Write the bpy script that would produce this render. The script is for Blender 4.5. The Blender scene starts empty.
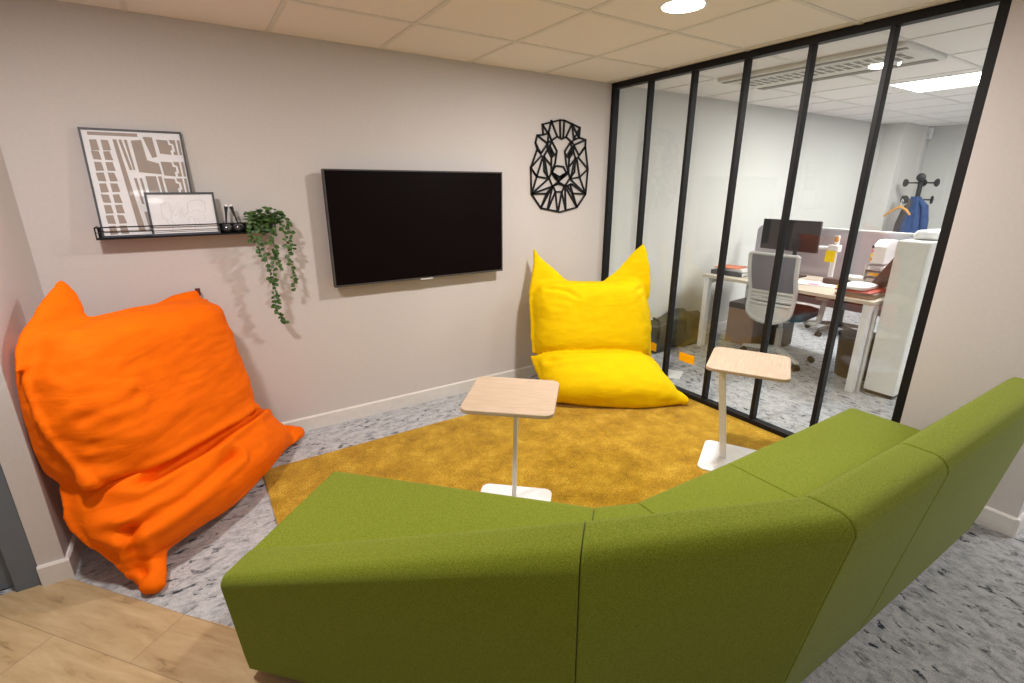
import bpy, bmesh, math, random
import numpy as np
from mathutils import Vector, Matrix, noise

random.seed(7)
S = bpy.context.scene
COL = S.collection
PI = math.pi
H = 2.31                      # ceiling height
WX = -3.65                    # left wall face

# ------------------------------------------------------------------ materials
def new_mat(name):
    m = bpy.data.materials.new(name)
    m.use_nodes = True
    nt = m.node_tree
    b = nt.nodes['Principled BSDF']
    return m, nt, b

def mat(name, col, rough=0.6, metal=0.0, spec=0.5, col2=None, scale=20.0, stretch=(1, 1, 1),
        detail=4.0, lo=0.35, hi=0.65, bump=0.0, bump_scale=None, coat=0.0, sheen=0.0, bdist=0.002):
    m, nt, b = new_mat(name)
    b.inputs['Base Color'].default_value = (*col, 1)
    b.inputs['Roughness'].default_value = rough
    b.inputs['Metallic'].default_value = metal
    b.inputs['Specular IOR Level'].default_value = spec
    b.inputs['Coat Weight'].default_value = coat
    b.inputs['Coat Roughness'].default_value = 0.04
    if sheen:
        b.inputs['Sheen Weight'].default_value = sheen
        b.inputs['Sheen Roughness'].default_value = 0.5
    tc = nt.nodes.new('ShaderNodeTexCoord')
    mp = nt.nodes.new('ShaderNodeMapping')
    mp.inputs['Scale'].default_value = stretch
    nt.links.new(tc.outputs['Object'], mp.inputs['Vector'])
    n = nt.nodes.new('ShaderNodeTexNoise')
    n.inputs['Scale'].default_value = scale
    n.inputs['Detail'].default_value = detail
    nt.links.new(mp.outputs['Vector'], n.inputs['Vector'])
    r = nt.nodes.new('ShaderNodeValToRGB')
    c2 = col2 if col2 else tuple(min(1, c * 1.06) for c in col)
    r.color_ramp.elements[0].position = lo
    r.color_ramp.elements[1].position = hi
    r.color_ramp.elements[0].color = (*col, 1)
    r.color_ramp.elements[1].color = (*c2, 1)
    nt.links.new(n.outputs['Fac'], r.inputs['Fac'])
    nt.links.new(r.outputs['Color'], b.inputs['Base Color'])
    if bump:
        n2 = n
        if bump_scale:
            n2 = nt.nodes.new('ShaderNodeTexNoise')
            n2.inputs['Scale'].default_value = bump_scale
            n2.inputs['Detail'].default_value = 3
            nt.links.new(mp.outputs['Vector'], n2.inputs['Vector'])
        bp = nt.nodes.new('ShaderNodeBump')
        bp.inputs['Strength'].default_value = bump
        bp.inputs['Distance'].default_value = bdist
        nt.links.new(n2.outputs['Fac'], bp.inputs['Height'])
        nt.links.new(bp.outputs['Normal'], b.inputs['Normal'])
    return m

def add_wrinkles(m, scale, stretch, strength, dist):
    nt = m.node_tree
    old = [n for n in nt.nodes if n.type == 'BUMP'][0]
    tc = [n for n in nt.nodes if n.type == 'TEX_COORD'][0]
    mp = nt.nodes.new('ShaderNodeMapping'); mp.inputs['Scale'].default_value = stretch
    mp.inputs['Rotation'].default_value = (0, 0.2, -0.85)
    nt.links.new(tc.outputs['Object'], mp.inputs[0])
    n = nt.nodes.new('ShaderNodeTexNoise'); n.inputs['Scale'].default_value = scale; n.inputs['Detail'].default_value = 4
    n.inputs['Distortion'].default_value = 1.2
    nt.links.new(mp.outputs[0], n.inputs['Vector'])
    b2 = nt.nodes.new('ShaderNodeBump'); b2.inputs['Strength'].default_value = strength; b2.inputs['Distance'].default_value = dist
    nt.links.new(n.outputs['Fac'], b2.inputs['Height'])
    nt.links.new(b2.outputs[0], old.inputs['Normal'])

def emit_mat(name, col, strength):
    m, nt, b = new_mat(name)
    b.inputs['Base Color'].default_value = (0.8, 0.8, 0.8, 1)
    b.inputs['Emission Color'].default_value = (*col, 1)
    b.inputs['Emission Strength'].default_value = strength
    return m

def glass_mat(name, tint=(0.97, 0.985, 0.975)):
    m = bpy.data.materials.new(name)
    m.use_nodes = True
    nt = m.node_tree
    nt.nodes.clear()
    out = nt.nodes.new('ShaderNodeOutputMaterial')
    mix = nt.nodes.new('ShaderNodeMixShader')
    tr = nt.nodes.new('ShaderNodeBsdfTransparent')
    gl = nt.nodes.new('ShaderNodeBsdfGlossy')
    tr.inputs['Color'].default_value = (*tint, 1)
    gl.inputs['Roughness'].default_value = 0.0
    lw = nt.nodes.new('ShaderNodeLayerWeight')
    lw.inputs['Blend'].default_value = 0.5
    pw = nt.nodes.new('ShaderNodeMath'); pw.operation = 'POWER'; pw.inputs[1].default_value = 5.0
    ma = nt.nodes.new('ShaderNodeMath'); ma.operation = 'MULTIPLY_ADD'
    ma.inputs[1].default_value = 0.95; ma.inputs[2].default_value = 0.045
    nt.links.new(lw.outputs['Facing'], pw.inputs[0])
    nt.links.new(pw.outputs[0], ma.inputs[0])
    nt.links.new(ma.outputs[0], mix.inputs['Fac'])
    nt.links.new(tr.outputs[0], mix.inputs[1])
    nt.links.new(gl.outputs[0], mix.inputs[2])
    nt.links.new(mix.outputs[0], out.inputs['Surface'])
    return m

def carpet_mat(name):
    m, nt, b = new_mat(name)
    N, Lk = nt.nodes, nt.links
    tc = N.new('ShaderNodeTexCoord')
    sep = N.new('ShaderNodeSeparateXYZ'); Lk.new(tc.outputs['Object'], sep.inputs[0])
    # carpet planks near the TV wall run along it, the rest of the floor runs the other way
    lt = N.new('ShaderNodeMath'); lt.operation = 'GREATER_THAN'; lt.inputs[1].default_value = -1.9
    Lk.new(sep.outputs['Y'], lt.inputs[0])
    lx = N.new('ShaderNodeMath'); lx.operation = 'LESS_THAN'; lx.inputs[1].default_value = 0.03
    Lk.new(sep.outputs['X'], lx.inputs[0])
    an = N.new('ShaderNodeMath'); an.operation = 'MULTIPLY'
    Lk.new(lt.outputs[0], an.inputs[0]); Lk.new(lx.outputs[0], an.inputs[1])
    ma = N.new('ShaderNodeMapping'); ma.inputs['Scale'].default_value = (0.70, 1.25, 1)
    mb = N.new('ShaderNodeMapping'); mb.inputs['Scale'].default_value = (1.25, 0.70, 1)
    Lk.new(tc.outputs['Object'], ma.inputs[0]); Lk.new(tc.outputs['Object'], mb.inputs[0])
    mx = N.new('ShaderNodeMix'); mx.data_type = 'VECTOR'
    Lk.new(an.outputs[0], mx.inputs['Factor'])
    Lk.new(mb.outputs[0], mx.inputs[4]); Lk.new(ma.outputs[0], mx.inputs[5])
    vec = mx.outputs[1]
    def nz(scale, detail, rough=0.6, v=vec, dist=0.0):
        n = N.new('ShaderNodeTexNoise')
        n.inputs['Scale'].default_value = scale; n.inputs['Detail'].default_value = detail
        n.inputs['Roughness'].default_value = rough; n.inputs['Distortion'].default_value = dist
        Lk.new(v, n.inputs['Vector']); return n
    def ramp(src, pts):
        r = N.new('ShaderNodeValToRGB')
        e = r.color_ramp.elements
        e[0].position, e[0].color = pts[0][0], (*pts[0][1], 1)
        e[1].position, e[1].color = pts[1][0], (*pts[1][1], 1)
        for p_, c_ in pts[2:]:
            q = e.new(p_); q.color = (*c_, 1)
        Lk.new(src, r.inputs['Fac']); return r
    base = ramp(nz(20, 9, 0.85).outputs['Fac'], [(0.38, (0.29, 0.30, 0.325)), (0.55, (0.61, 0.615, 0.64))])
    fl = ramp(nz(22, 6, 0.70, dist=0.3).outputs['Fac'], [(0.555, (0, 0, 0)), (0.60, (1, 1, 1))])
    area = ramp(nz(4.5, 4, 0.7).outputs['Fac'], [(0.42, (0.12, 0.12, 0.12)), (0.56, (1, 1, 1))])
    mul = N.new('ShaderNodeMath'); mul.operation = 'MULTIPLY'
    Lk.new(fl.outputs[0], mul.inputs[0]); Lk.new(area.outputs[0], mul.inputs[1])
    fine = nz(330, 2, 0.8, v=tc.outputs['Object'])
    m1 = N.new('ShaderNodeMix'); m1.data_type = 'RGBA'
    Lk.new(mul.outputs[0], m1.inputs['Factor'])
    Lk.new(base.outputs[0], m1.inputs[6]); m1.inputs[7].default_value = (0.045, 0.055, 0.07, 1)
    fr = ramp(fine.outputs['Fac'], [(0.3, (0.55, 0.55, 0.55)), (0.7, (1.25, 1.25, 1.25))])
    m2 = N.new('ShaderNodeMix'); m2.data_type = 'RGBA'; m2.blend_type = 'MULTIPLY'
    m2.inputs['Factor'].default_value = 1
    Lk.new(m1.outputs[2], m2.inputs[6]); Lk.new(fr.outputs[0], m2.inputs[7])
    Lk.new(m2.outputs[2], b.inputs['Base Color'])
    b.inputs['Roughness'].default_value = 0.95
    b.inputs['Specular IOR Level'].default_value = 0.1
    bp = N.new('ShaderNodeBump'); bp.inputs['Strength'].default_value = 0.6; bp.inputs['Distance'].default_value = 0.004
    Lk.new(fine.outputs['Fac'], bp.inputs['Height']); Lk.new(bp.outputs[0], b.inputs['Normal'])
    return m

def rug_mat(name):
    m, nt, b = new_mat(name)
    N, Lk = nt.nodes, nt.links
    tc = N.new('ShaderNodeTexCoord')
    def nz(scale, detail, rough):
        n = N.new('ShaderNodeTexNoise'); n.inputs['Scale'].default_value = scale
        n.inputs['Detail'].default_value = detail; n.inputs['Roughness'].default_value = rough
        n.inputs['Distortion'].default_value = 0.0
        Lk.new(tc.outputs['Object'], n.inputs['Vector']); return n
    a, c = nz(7, 7, 0.7), nz(150, 3, 0.85)
    r = N.new('ShaderNodeValToRGB'); e = r.color_ramp.elements
    e[0].position, e[0].color = 0.28, (0.30, 0.155, 0.004, 1)
    e[1].position, e[1].color = 0.74, (0.70, 0.44, 0.045, 1)
    q = e.new(0.5); q.color = (0.48, 0.27, 0.010, 1)
    Lk.new(a.outputs['Fac'], r.inputs['Fac'])
    r2 = N.new('ShaderNodeValToRGB'); e = r2.color_ramp.elements
    e[0].position, e[0].color = 0.33, (0.40, 0.40, 0.40, 1)
    e[1].position, e[1].color = 0.67, (1.6, 1.6, 1.6, 1)
    Lk.new(c.outputs['Fac'], r2.inputs['Fac'])
    mx = N.new('ShaderNodeMix'); mx.data_type = 'RGBA'; mx.blend_type = 'MULTIPLY'; mx.inputs['Factor'].default_value = 1
    Lk.new(r.outputs[0], mx.inputs[6]); Lk.new(r2.outputs[0], mx.inputs[7])
    Lk.new(mx.outputs[2], b.inputs['Base Color'])
    b.inputs['Roughness'].default_value = 0.95; b.inputs['Specular IOR Level'].default_value = 0.1
    b.inputs['Sheen Weight'].default_value = 0.15
    bp = N.new('ShaderNodeBump'); bp.inputs['Strength'].default_value = 0.9; bp.inputs['Distance'].default_value = 0.006
    Lk.new(c.outputs['Fac'], bp.inputs['Height']); Lk.new(bp.outputs[0], b.inputs['Normal'])
    return m

def plank_mat(name, angle):
    m, nt, b = new_mat(name)
    N, Lk = nt.nodes, nt.links
    tc = N.new('ShaderNodeTexCoord')
    mp = N.new('ShaderNodeMapping'); mp.vector_type = 'POINT'
    mp.inputs['Rotation'].default_value = (0, 0, angle)
    mp.inputs['Location'].default_value = (-0.088, 0.029, 0)
    Lk.new(tc.outputs['Object'], mp.inputs[0])
    br = N.new('ShaderNodeTexBrick')
    br.inputs['Color1'].default_value = (0.1, 0.1, 0.1, 1); br.inputs['Color2'].default_value = (0.9, 0.9, 0.9, 1)
    br.inputs['Mortar'].default_value = (0.5, 0.5, 0.5, 1)
    br.inputs['Scale'].default_value = 1; br.inputs['Mortar Size'].default_value = 0.0012
    br.inputs['Brick Width'].default_value = 1.2; br.inputs['Row Height'].default_value = 0.206
    br.offset = 0.305
    Lk.new(mp.outputs[0], br.inputs['Vector'])
    st = N.new('ShaderNodeMapping'); st.inputs['Scale'].default_value = (1.6, 9, 1)
    Lk.new(mp.outputs[0], st.inputs[0])
    add = N.new('ShaderNodeVectorMath'); add.operation = 'ADD'
    sc = N.new('ShaderNodeVectorMath'); sc.operation = 'SCALE'; sc.inputs[3].default_value = 7.0
    Lk.new(br.outputs['Color'], sc.inputs[0]); Lk.new(st.outputs[0], add.inputs[0]); Lk.new(sc.outputs[0], add.inputs[1])
    n = N.new('ShaderNodeTexNoise'); n.inputs['Scale'].default_value = 2.6; n.inputs['Detail'].default_value = 10
    n.inputs['Roughness'].default_value = 0.66; n.inputs['Distortion'].default_value = 0.35
    Lk.new(add.outputs[0], n.inputs['Vector'])
    r = N.new('ShaderNodeValToRGB'); e = r.color_ramp.elements
    e[0].position, e[0].color = 0.24, (0.17, 0.10, 0.048, 1)
    e[1].position, e[1].color = 0.72, (0.58, 0.44, 0.265, 1)
    q = e.new(0.40); q.color = (0.44, 0.315, 0.17, 1)
    Lk.new(n.outputs['Fac'], r.inputs['Fac'])
    tone = N.new('ShaderNodeValToRGB'); e = tone.color_ramp.elements
    e[0].color = (0.86, 0.86, 0.86, 1); e[1].color = (1.08, 1.06, 1.03, 1)
    Lk.new(br.outputs['Color'], tone.inputs['Fac'])
    mx = N.new('ShaderNodeMix'); mx.data_type = 'RGBA'; mx.blend_type = 'MULTIPLY'; mx.inputs['Factor'].default_value = 1
    Lk.new(r.outputs[0], mx.inputs[6]); Lk.new(tone.outputs[0], mx.inputs[7])
    dk = N.new('ShaderNodeMix'); dk.data_type = 'RGBA'
    Lk.new(br.outputs['Fac'], dk.inputs['Factor']); Lk.new(mx.outputs[2], dk.inputs[6])
    dk.inputs[7].default_value = (0.26, 0.18, 0.10, 1)
    Lk.new(dk.outputs[2], b.inputs['Base Color'])
    b.inputs['Roughness'].default_value = 0.42
    return m

WALL = mat('wall_paint', (0.60, 0.562, 0.555), 0.75, col2=(0.62, 0.58, 0.573), scale=60, bump=0.08, bump_scale=220)
WALL_LIT = mat('wall_paint_office_lit', (0.63, 0.625, 0.60), 0.75, scale=60, bump=0.08, bump_scale=220)  # same paint as the room walls, office's whiter light put into the colour
TRIM = mat('white_trim_paint', (0.70, 0.67, 0.645), 0.45)
CEIL = mat('ceiling_tile', (0.90, 0.865, 0.85), 0.9, col2=(0.91, 0.88, 0.865), scale=180, bump=0.15)
GRIDM = mat('ceiling_grid_metal', (0.76, 0.74, 0.71), 0.5)
CARPET = carpet_mat('fleck_carpet')
RUG = rug_mat('gold_carpet')
PLANK = plank_mat('oak_planks', math.radians(49.8))
BLACK = mat('black_metal', (0.010, 0.009, 0.010), 0.5, spec=0.22)
BLACKP = mat('black_plastic', (0.018, 0.018, 0.02), 0.5)
GLOSSB = mat('glossy_black', (0.16, 0.165, 0.19), 0.22, metal=0.75, coat=0.6)
GREYDOOR = mat('grey_door_paint', (0.13, 0.15, 0.18), 0.45)
GREEN = mat('green_wool', (0.130, 0.166, 0.006), 0.93, spec=0.12, col2=(0.225, 0.262, 0.028), scale=300, detail=2, lo=0.3, hi=0.7, bump=0.35, bdist=0.002, sheen=0.08)
ORANGE = mat('orange_canvas', (0.86, 0.135, 0.0), 0.8, spec=0.12, col2=(0.90, 0.15, 0.0), scale=12, bump=0.16, bump_scale=260, bdist=0.001)
YELLOW = mat('yellow_canvas', (0.82, 0.545, 0.0), 0.8, spec=0.12, col2=(0.86, 0.58, 0.0), scale=12, bump=0.16, bump_scale=260, bdist=0.001)
add_wrinkles(ORANGE, 5, (0.5, 1, 2.0), 0.24, 0.03)
add_wrinkles(YELLOW, 5, (0.5, 1, 2.0), 0.24, 0.025)
DESKTOP = mat('desk_laminate', (0.58, 0.50, 0.41), 0.5, col2=(0.66, 0.58, 0.48), scale=8, stretch=(14, 1.2, 6))
OAK = mat('pale_oak', (0.50, 0.37, 0.26), 0.5, col2=(0.60, 0.455, 0.335), scale=9, stretch=(1.2, 20, 6), detail=6)
WHITE = mat('white_powder_coat', (0.85, 0.85, 0.87), 0.4)
WHITEL = mat('white_lacquer', (0.74, 0.74, 0.71), 0.35)
SCREEN = mat('dark_screen', (0.004, 0.0015, 0.002), 0.5, spec=0.06)
SCREEN_M = mat('monitor_screen', (0.02, 0.018, 0.022), 0.18, spec=0.5)
PAPER = mat('white_paper', (0.74, 0.75, 0.80), 0.5, coat=0.25)
SHEET = mat('paper_sheet', (0.80, 0.80, 0.80), 0.7)
TAUPE = mat('taupe_ink', (0.31, 0.255, 0.225), 0.55, coat=0.25)
PENCIL = mat('pencil_line', (0.42, 0.41, 0.43), 0.7)
FRAMEM = mat('dark_grey_frame', (0.045, 0.05, 0.065), 0.5)
LEAF = mat('ivy_leaf', (0.022, 0.062, 0.010), 0.45, col2=(0.075, 0.155, 0.03), scale=26, lo=0.3, hi=0.7)
STEM = mat('ivy_stem', (0.08, 0.12, 0.03), 0.6)
STICK = mat('orange_sticker', (0.95, 0.44, 0.0), 0.5)
GLASS = glass_mat('clear_glass')
LAMP = emit_mat('downlight_diffuser', (1.0, 0.93, 0.82), 30)
PANEL = emit_mat('panel_diffuser', (1.0, 0.98, 0.95), 14)
BAGM = mat('dark_nylon_rug_tint', (0.035, 0.034, 0.028), 0.6, col2=(0.06, 0.058, 0.045), scale=14, bump=0.5, bump_scale=30, bdist=0.01)  # dark grey nylon; olive tint paints in the rug's reflection in the glass
CARD = mat('cardboard', (0.34, 0.20, 0.115), 0.8)
DARKBROWN = mat('dark_brown_plastic', (0.055, 0.043, 0.036), 0.5)
LILAC = mat('grey_screen_fabric', (0.50, 0.48, 0.54), 0.85, scale=200, bump=0.2)
MESHG = mat('grey_mesh_fabric', (0.20, 0.20, 0.245), 0.75, scale=300, bump=0.3)
SILVER = mat('silver_plastic', (0.62, 0.63, 0.63), 0.4)
TEAL = mat('teal_fabric', (0.05, 0.16, 0.21), 0.85, scale=200, bump=0.2)
NAVY = mat('blue_jacket_fabric', (0.022, 0.05, 0.15), 0.85, col2=(0.035, 0.075, 0.20), scale=14, bump=0.3, bump_scale=40, bdist=0.01)
WOODO = mat('orange_wood', (0.62, 0.30, 0.07), 0.5)
YNOTE = mat('yellow_note', (0.98, 0.72, 0.0), 0.6)
RED = mat('red_card', (0.45, 0.07, 0.045), 0.6)
PINK = mat('pink_note', (0.85, 0.25, 0.42), 0.6)
CHARC = mat('charcoal_fabric', (0.05, 0.05, 0.055), 0.85, scale=200, bump=0.2)
VENTW = mat('vent_plastic', (0.72, 0.72, 0.69), 0.5)
VENTD = mat('vent_shade', (0.22, 0.21, 0.19), 0.6)

# ------------------------------------------------------------------ helpers
def tag(o, label=None, cat=None, group=None, kind=None):
    if label: o['label'] = label
    if cat: o['category'] = cat
    if group: o['group'] = group
    if kind: o['kind'] = kind
    return o

def empty(name, loc=(0, 0, 0), rz=0.0):
    o = bpy.data.objects.new(name, None)
    o.empty_display_size = 0.1
    COL.objects.link(o)
    o.location = loc
    o.rotation_euler = (0, 0, rz)
    return o

def thing(name, label, cat, loc=(0, 0, 0), rz=0.0, group=None):
    return tag(empty(name, loc, rz), label, cat, group)

def smooth_by_angle(me, deg=40):
    me.shade_auto_smooth = None if False else None

class MB:
    def __init__(s): s.bm = bmesh.new()
    def box(s, x0, x1, y0, y1, z0, z1, M=None):
        vs = [s.bm.verts.new((x, y, z)) for x in (x0, x1) for y in (y0, y1) for z in (z0, z1)]
        if M is not None:
            for v in vs: v.co = M @ v.co
        for f in ((0, 1, 3, 2), (4, 6, 7, 5), (0, 4, 5, 1), (2, 3, 7, 6), (0, 2, 6, 4), (1, 5, 7, 3)):
            s.bm.faces.new([vs[i] for i in f])
        return s
    def prism(s, poly, a, b, axis='z', M=None):
        def P(p, h):
            if axis == 'z': v = Vector((p[0], p[1], h))
            elif axis == 'y': v = Vector((p[0], h, p[1]))
            else: v = Vector((h, p[0], p[1]))
            return M @ v if M is not None else v
        lo = [s.bm.verts.new(P(p, a)) for p in poly]
        hi = [s.bm.verts.new(P(p, b)) for p in poly]
        n = len(poly)
        s.bm.faces.new(lo[::-1]); s.bm.faces.new(hi)
        for i in range(n):
            s.bm.faces.new((lo[i], lo[(i + 1) % n], hi[(i + 1) % n], hi[i]))
        return s
    def loft(s, rings, cap=True):
        R = [[s.bm.verts.new(p) for p in r] for r in rings]
        n = len(R[0])
        for a, b in zip(R, R[1:]):
            for i in range(n):
                s.bm.faces.new((a[i], a[(i + 1) % n], b[(i + 1) % n], b[i]))
        if cap:
            s.bm.faces.new(R[0][::-1]); s.bm.faces.new(R[-1])
        return s
    def tube(s, pts, r, seg=10, cap=True):
        pts = [Vector(p) for p in pts]
        rs = r if isinstance(r, (list, tuple)) else [r] * len(pts)
        rings, prev = [], None
        for i, p in enumerate(pts):
            d = (pts[min(i + 1, len(pts) - 1)] - pts[max(i - 1, 0)]).normalized()
            if prev is None:
                u = d.orthogonal().normalized()
            else:
                u = (prev - d * prev.dot(d))
                u = u.normalized() if u.length > 1e-6 else d.orthogonal().normalized()
            prev = u
            w = d.cross(u)
            rings.append([p + (u * math.cos(2 * PI * k / seg) + w * math.sin(2 * PI * k / seg)) * rs[i] for k in range(seg)])
        return s.loft(rings, cap)
    def lathe(s, prof, seg=24, c=(0, 0, 0)):
        rings = [[(c[0] + r * math.cos(2 * PI * k / seg), c[1] + r * math.sin(2 * PI * k / seg), c[2] + z) for k in range(seg)] for r, z in prof]
        return s.loft(rings)
    def quad(s, pts):
        s.bm.faces.new([s.bm.verts.new(p) for p in pts]); return s
    def build(s, name, m, parent=None, bevel=0.0, bseg=2, smooth=True, angle=35, local=None):
        bm = s.bm
        bmesh.ops.recalc_face_normals(bm, faces=bm.faces)
        if local is not None:
            bmesh.ops.transform(bm, matrix=local, verts=bm.verts)
        me = bpy.data.meshes.new(name)
        bm.to_mesh(me); bm.free()
        ms = m if isinstance(m, (list, tuple)) else [m]
        for q in ms: me.materials.append(q)
        o = bpy.data.objects.new(name, me)
        COL.objects.link(o)
        if parent is not None: o.parent = parent
        if bevel:
            b = o.modifiers.new('bevel', 'BEVEL')
            b.width = bevel; b.segments = bseg; b.limit_method = 'ANGLE'; b.angle_limit = math.radians(40)
        if smooth:
            for p in me.polygons: p.use_smooth = True
            set_sharp(me, angle)
        return o

def set_sharp(me, deg):
    bm = bmesh.new(); bm.from_mesh(me)
    a = math.radians(deg)
    for e in bm.edges:
        e.smooth = not (len(e.link_faces) == 2 and e.calc_face_angle(0) > a)
    bm.to_mesh(me); bm.free()

def struct(o, label=None):
    o['kind'] = 'structure'
    if label: o['label'] = label
    return o

def rrect(hx, hy, r, seg=6, cx=0, cy=0):
    out = []
    for qx, qy, a0 in ((1, 1, 0), (-1, 1, 90), (-1, -1, 180), (1, -1, 270)):
        for k in range(seg + 1):
            a = math.radians(a0 + 90 * k / seg)
            out.append((cx + qx * (hx - r) + r * math.cos(a), cy + qy * (hy - r) + r * math.sin(a)))
    return out

def copy_tree(o, parent=None):
    c = o.copy(); COL.objects.link(c)
    if parent is not None: c.parent = parent
    for ch in list(o.children): copy_tree(ch, c)
    return c

# ------------------------------------------------------------------ setting
struct(MB().box(-8, 6, -7.5, 0.15, -0.1, 0).build('floor', CARPET))
wood = [(-3.735, -0.80), (-3.658, -0.823), (-3.257, -1.297), (-3.113, -1.456), (-2.35, -2.33), (-2.0, -2.75), (-2.0, -7.4), (-7.9, -7.4), (-7.9, -0.80)]
struct(MB().prism(wood, -0.02, 0.003).build('wood_floor', PLANK, smooth=False))

struct(MB().box(-8, 6, -7.5, 0.15, H, H + 0.1).build('ceiling', CEIL))
g = MB()
for k in range(-10, 13):
    x = -(0.093 + 0.6 * k)
    if -7.9 < x < 5.9: g.box(x - 0.012, x + 0.012, -7.4, 0, H - 0.004, H + 0.002)
for j in range(0, 12):
    y = -(0.559 + 0.6 * j)
    if y > -7.4: g.box(-7.9, 5.9, y - 0.012, y + 0.012, H - 0.0045, H + 0.002)
struct(g.build('ceiling_grid', GRIDM, smooth=False))

struct(MB().box(-3.735, 0.0, 0, 0.12, 0, H).build('wall_back', WALL))
struct(MB().box(0.0, 5.75, 0, 0.12, 0, H).build('wall_office_back', WALL_LIT))
struct(MB().box(-3.735, WX, -0.82, 0, 0, H).build('wall_left', WALL, bevel=0.002))
struct(MB().box(-0.05, 0.14, -2.838, -2.329, 0, H).build('wall_right', WALL, bevel=0.002))
struct(MB().box(5.62, 5.8, -7.4, 0, 0, H).build('wall_office_right', WALL_LIT))
struct(MB().box(4.78, 5.62, -0.22, 0, 0, H).build('wall_office_column', WALL_LIT, bevel=0.002))

def skirting(name, pts, h=0.095, t=0.014):
    # pts: run of floor points, the board stands on the left-hand side of the run
    m = MB()
    for (x0, y0), (x1, y1) in zip(pts, pts[1:]):
        d = Vector((x1 - x0, y1 - y0)).normalized(); n = Vector((-d.y, d.x))
        prof = [(0, 0), (t, 0), (t, h - 0.008), (t - 0.006, h), (0, h)]
        a = [(x0 + n.x * q - d.x * 0, y0 + n.y * q, z) for q, z in prof]
        b = [(x1 + n.x * q, y1 + n.y * q, z) for q, z in prof]
        m.loft([a, b])
    return struct(m.build(name, TRIM, smooth=False))
skirting('baseboard_back', [(0, 0), (-3.65, 0)])
skirting('baseboard_left', [(WX, 0.0), (WX, -0.8195)])
skirting('baseboard_left_end', [(WX + 0.014, -0.82), (-3.735, -0.82)])
skirting('baseboard_right', [(-0.05, -2.8375), (-0.05, -2.332)])
skirting('baseboard_right_end', [(0.14, -2.838), (-0.064, -2.838)])
skirting('baseboard_office', [(4.78, 0), (0.05, 0)])

# grey door beside the end of the left wall
d = struct(empty('door_1', (-3.735, -0.80, 0)))
f = MB(); f.box(-0.082, 0, -0.014, 0.10, 0, 2.12); f.box(-1.06, -0.978, -0.014, 0.10, 0, 2.12); f.box(-0.978, -0.082, -0.014, 0.10, 2.04, 2.12)
f.build('door_frame', GREYDOOR, d, bevel=0.003)
l = MB(); l.box(-0.977, -0.083, 0.03, 0.075, 0.006, 2.038)
l.build('door_leaf', GREYDOOR, d, bevel=0.002)
hb = MB(); hb.tube([(-0.9, 0.03, 1.02), (-0.9, -0.03, 1.02), (-0.88, -0.035, 1.02), (-0.78, -0.035, 1.02)], 0.009); hb.build('handle', SILVER, d)
struct(MB().box(-8, -4.795, -0.80, -0.66, 0, H).build('wall_front', WALL))
struct(MB().box(-4.795, -3.735, -0.80, -0.68, 2.12, H).build('wall_over_door', WALL))

# black framed glass partition
w = struct(empty('window_1', (0, 0, 0)))
YJ = -2.326
fr = MB()
fr.box(-0.03, 0.03, YJ, -0.002, H - 0.042, H - 0.001)
fr.box(-0.03, 0.03, YJ, -0.002, 0.0, 0.035)
fr.box(-0.03, 0.03, -0.034, -0.002, 0.035, H - 0.042)
fr.box(-0.03, 0.03, YJ, YJ + 0.042, 0.035, H - 0.042)
fr.build('window_frame', BLACK, w, bevel=0.002)
SP = 0.3805
for k in range(1, 6):
    y = -0.004 - SP * k
    m_ = MB(); m_.box(-0.025, 0.025, y - 0.0125, y + 0.0125, 0.035, H - 0.042)
    m_.build('mullion', BLACK, w, bevel=0.002)
for k in range(6):
    y0 = -0.004 - SP * k - (0.03 if k == 0 else 0.0135); y1 = -0.004 - SP * (k + 1) + 0.0125 if k < 5 else YJ + 0.042
    MB().box(0.026 - 0.004, 0.026 + 0.004, y1 - 0.004, y0 + 0.004, 0.03, H - 0.038).build('pane', GLASS, w, smooth=False)
for yc, place in ((-0.57, 'beside the yellow beanbag'), (-0.935, 'between two black bars above the gold rug')):
    o = MB().box(-0.0008, 0.0008, -0.068, 0.068, -0.034, 0.034).build('safety_sticker', STICK, smooth=False)
    o.location = (0.0205, yc, 0.287)
    tag(o, 'small orange safety sticker on the glass partition ' + place, 'sticker', 'orange stickers on the glass')

# gold carpet area
rug = MB().prism([(-2.885, -0.385), (-0.034, -0.365), (-0.034, -2.2), (-2.2, -2.25), (-2.885, -1.45)], 0.0005, 0.006)
tag(rug.build('rug', RUG, smooth=False), 'mustard gold rug with a mottled short pile in front of the green sofa', 'rug')

# ------------------------------------------------------------------ sofa
A_O = Vector((-0.719, -0.695, 0))
def profile(o, d, T, z_back):
    # closed back-rest section in (t, z), swept along the sofa; T = extra reach of the top
    o = Vector((*o, 0)); d = Vector(d)
    zb = z_back
    k = (zb - 0.43) / 0.355
    ti, to = 0.475 + 0.078 * k, 0.612 + 0.067 * k
    tf = 0.575
    pts = [(0.462, 0.04), (0.462, 0.40), (0.474, 0.425 + 0.0 * k)]
    n = 5
    # inner top edge, small radius
    pts += [(ti - 0.006, zb - 0.012), (ti + 0.006, zb - 0.002), (ti + 0.02, zb)]
    R = 0.03 + 0.018 * k
    for i in range(n + 1):
        a = PI / 2 * (1 - i / n)
        pts.append((to - R + R * math.cos(a) , zb - R + R * math.sin(a)))
    pts += [(to + (tf - to) * 0.35, zb + (0.04 - zb) * 0.4), (tf + (to - tf) * 0.2, 0.04 + (zb - 0.04) * 0.15), (tf, 0.04)]
    return [o + d * t + Vector((0, 0, z)) for t, z in pts]
def seat_prof(o, d, depth=0.48):
    o = Vector((*o, 0)); d = Vector(d)
    pts = [(0.0, 0.04), (0.0, 0.405), (0.004, 0.419), (0.014, 0.428), (0.03, 0.431), (depth, 0.431), (depth, 0.04)]
    return [o + d * t + Vector((0, 0, z)) for t, z in pts]
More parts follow.
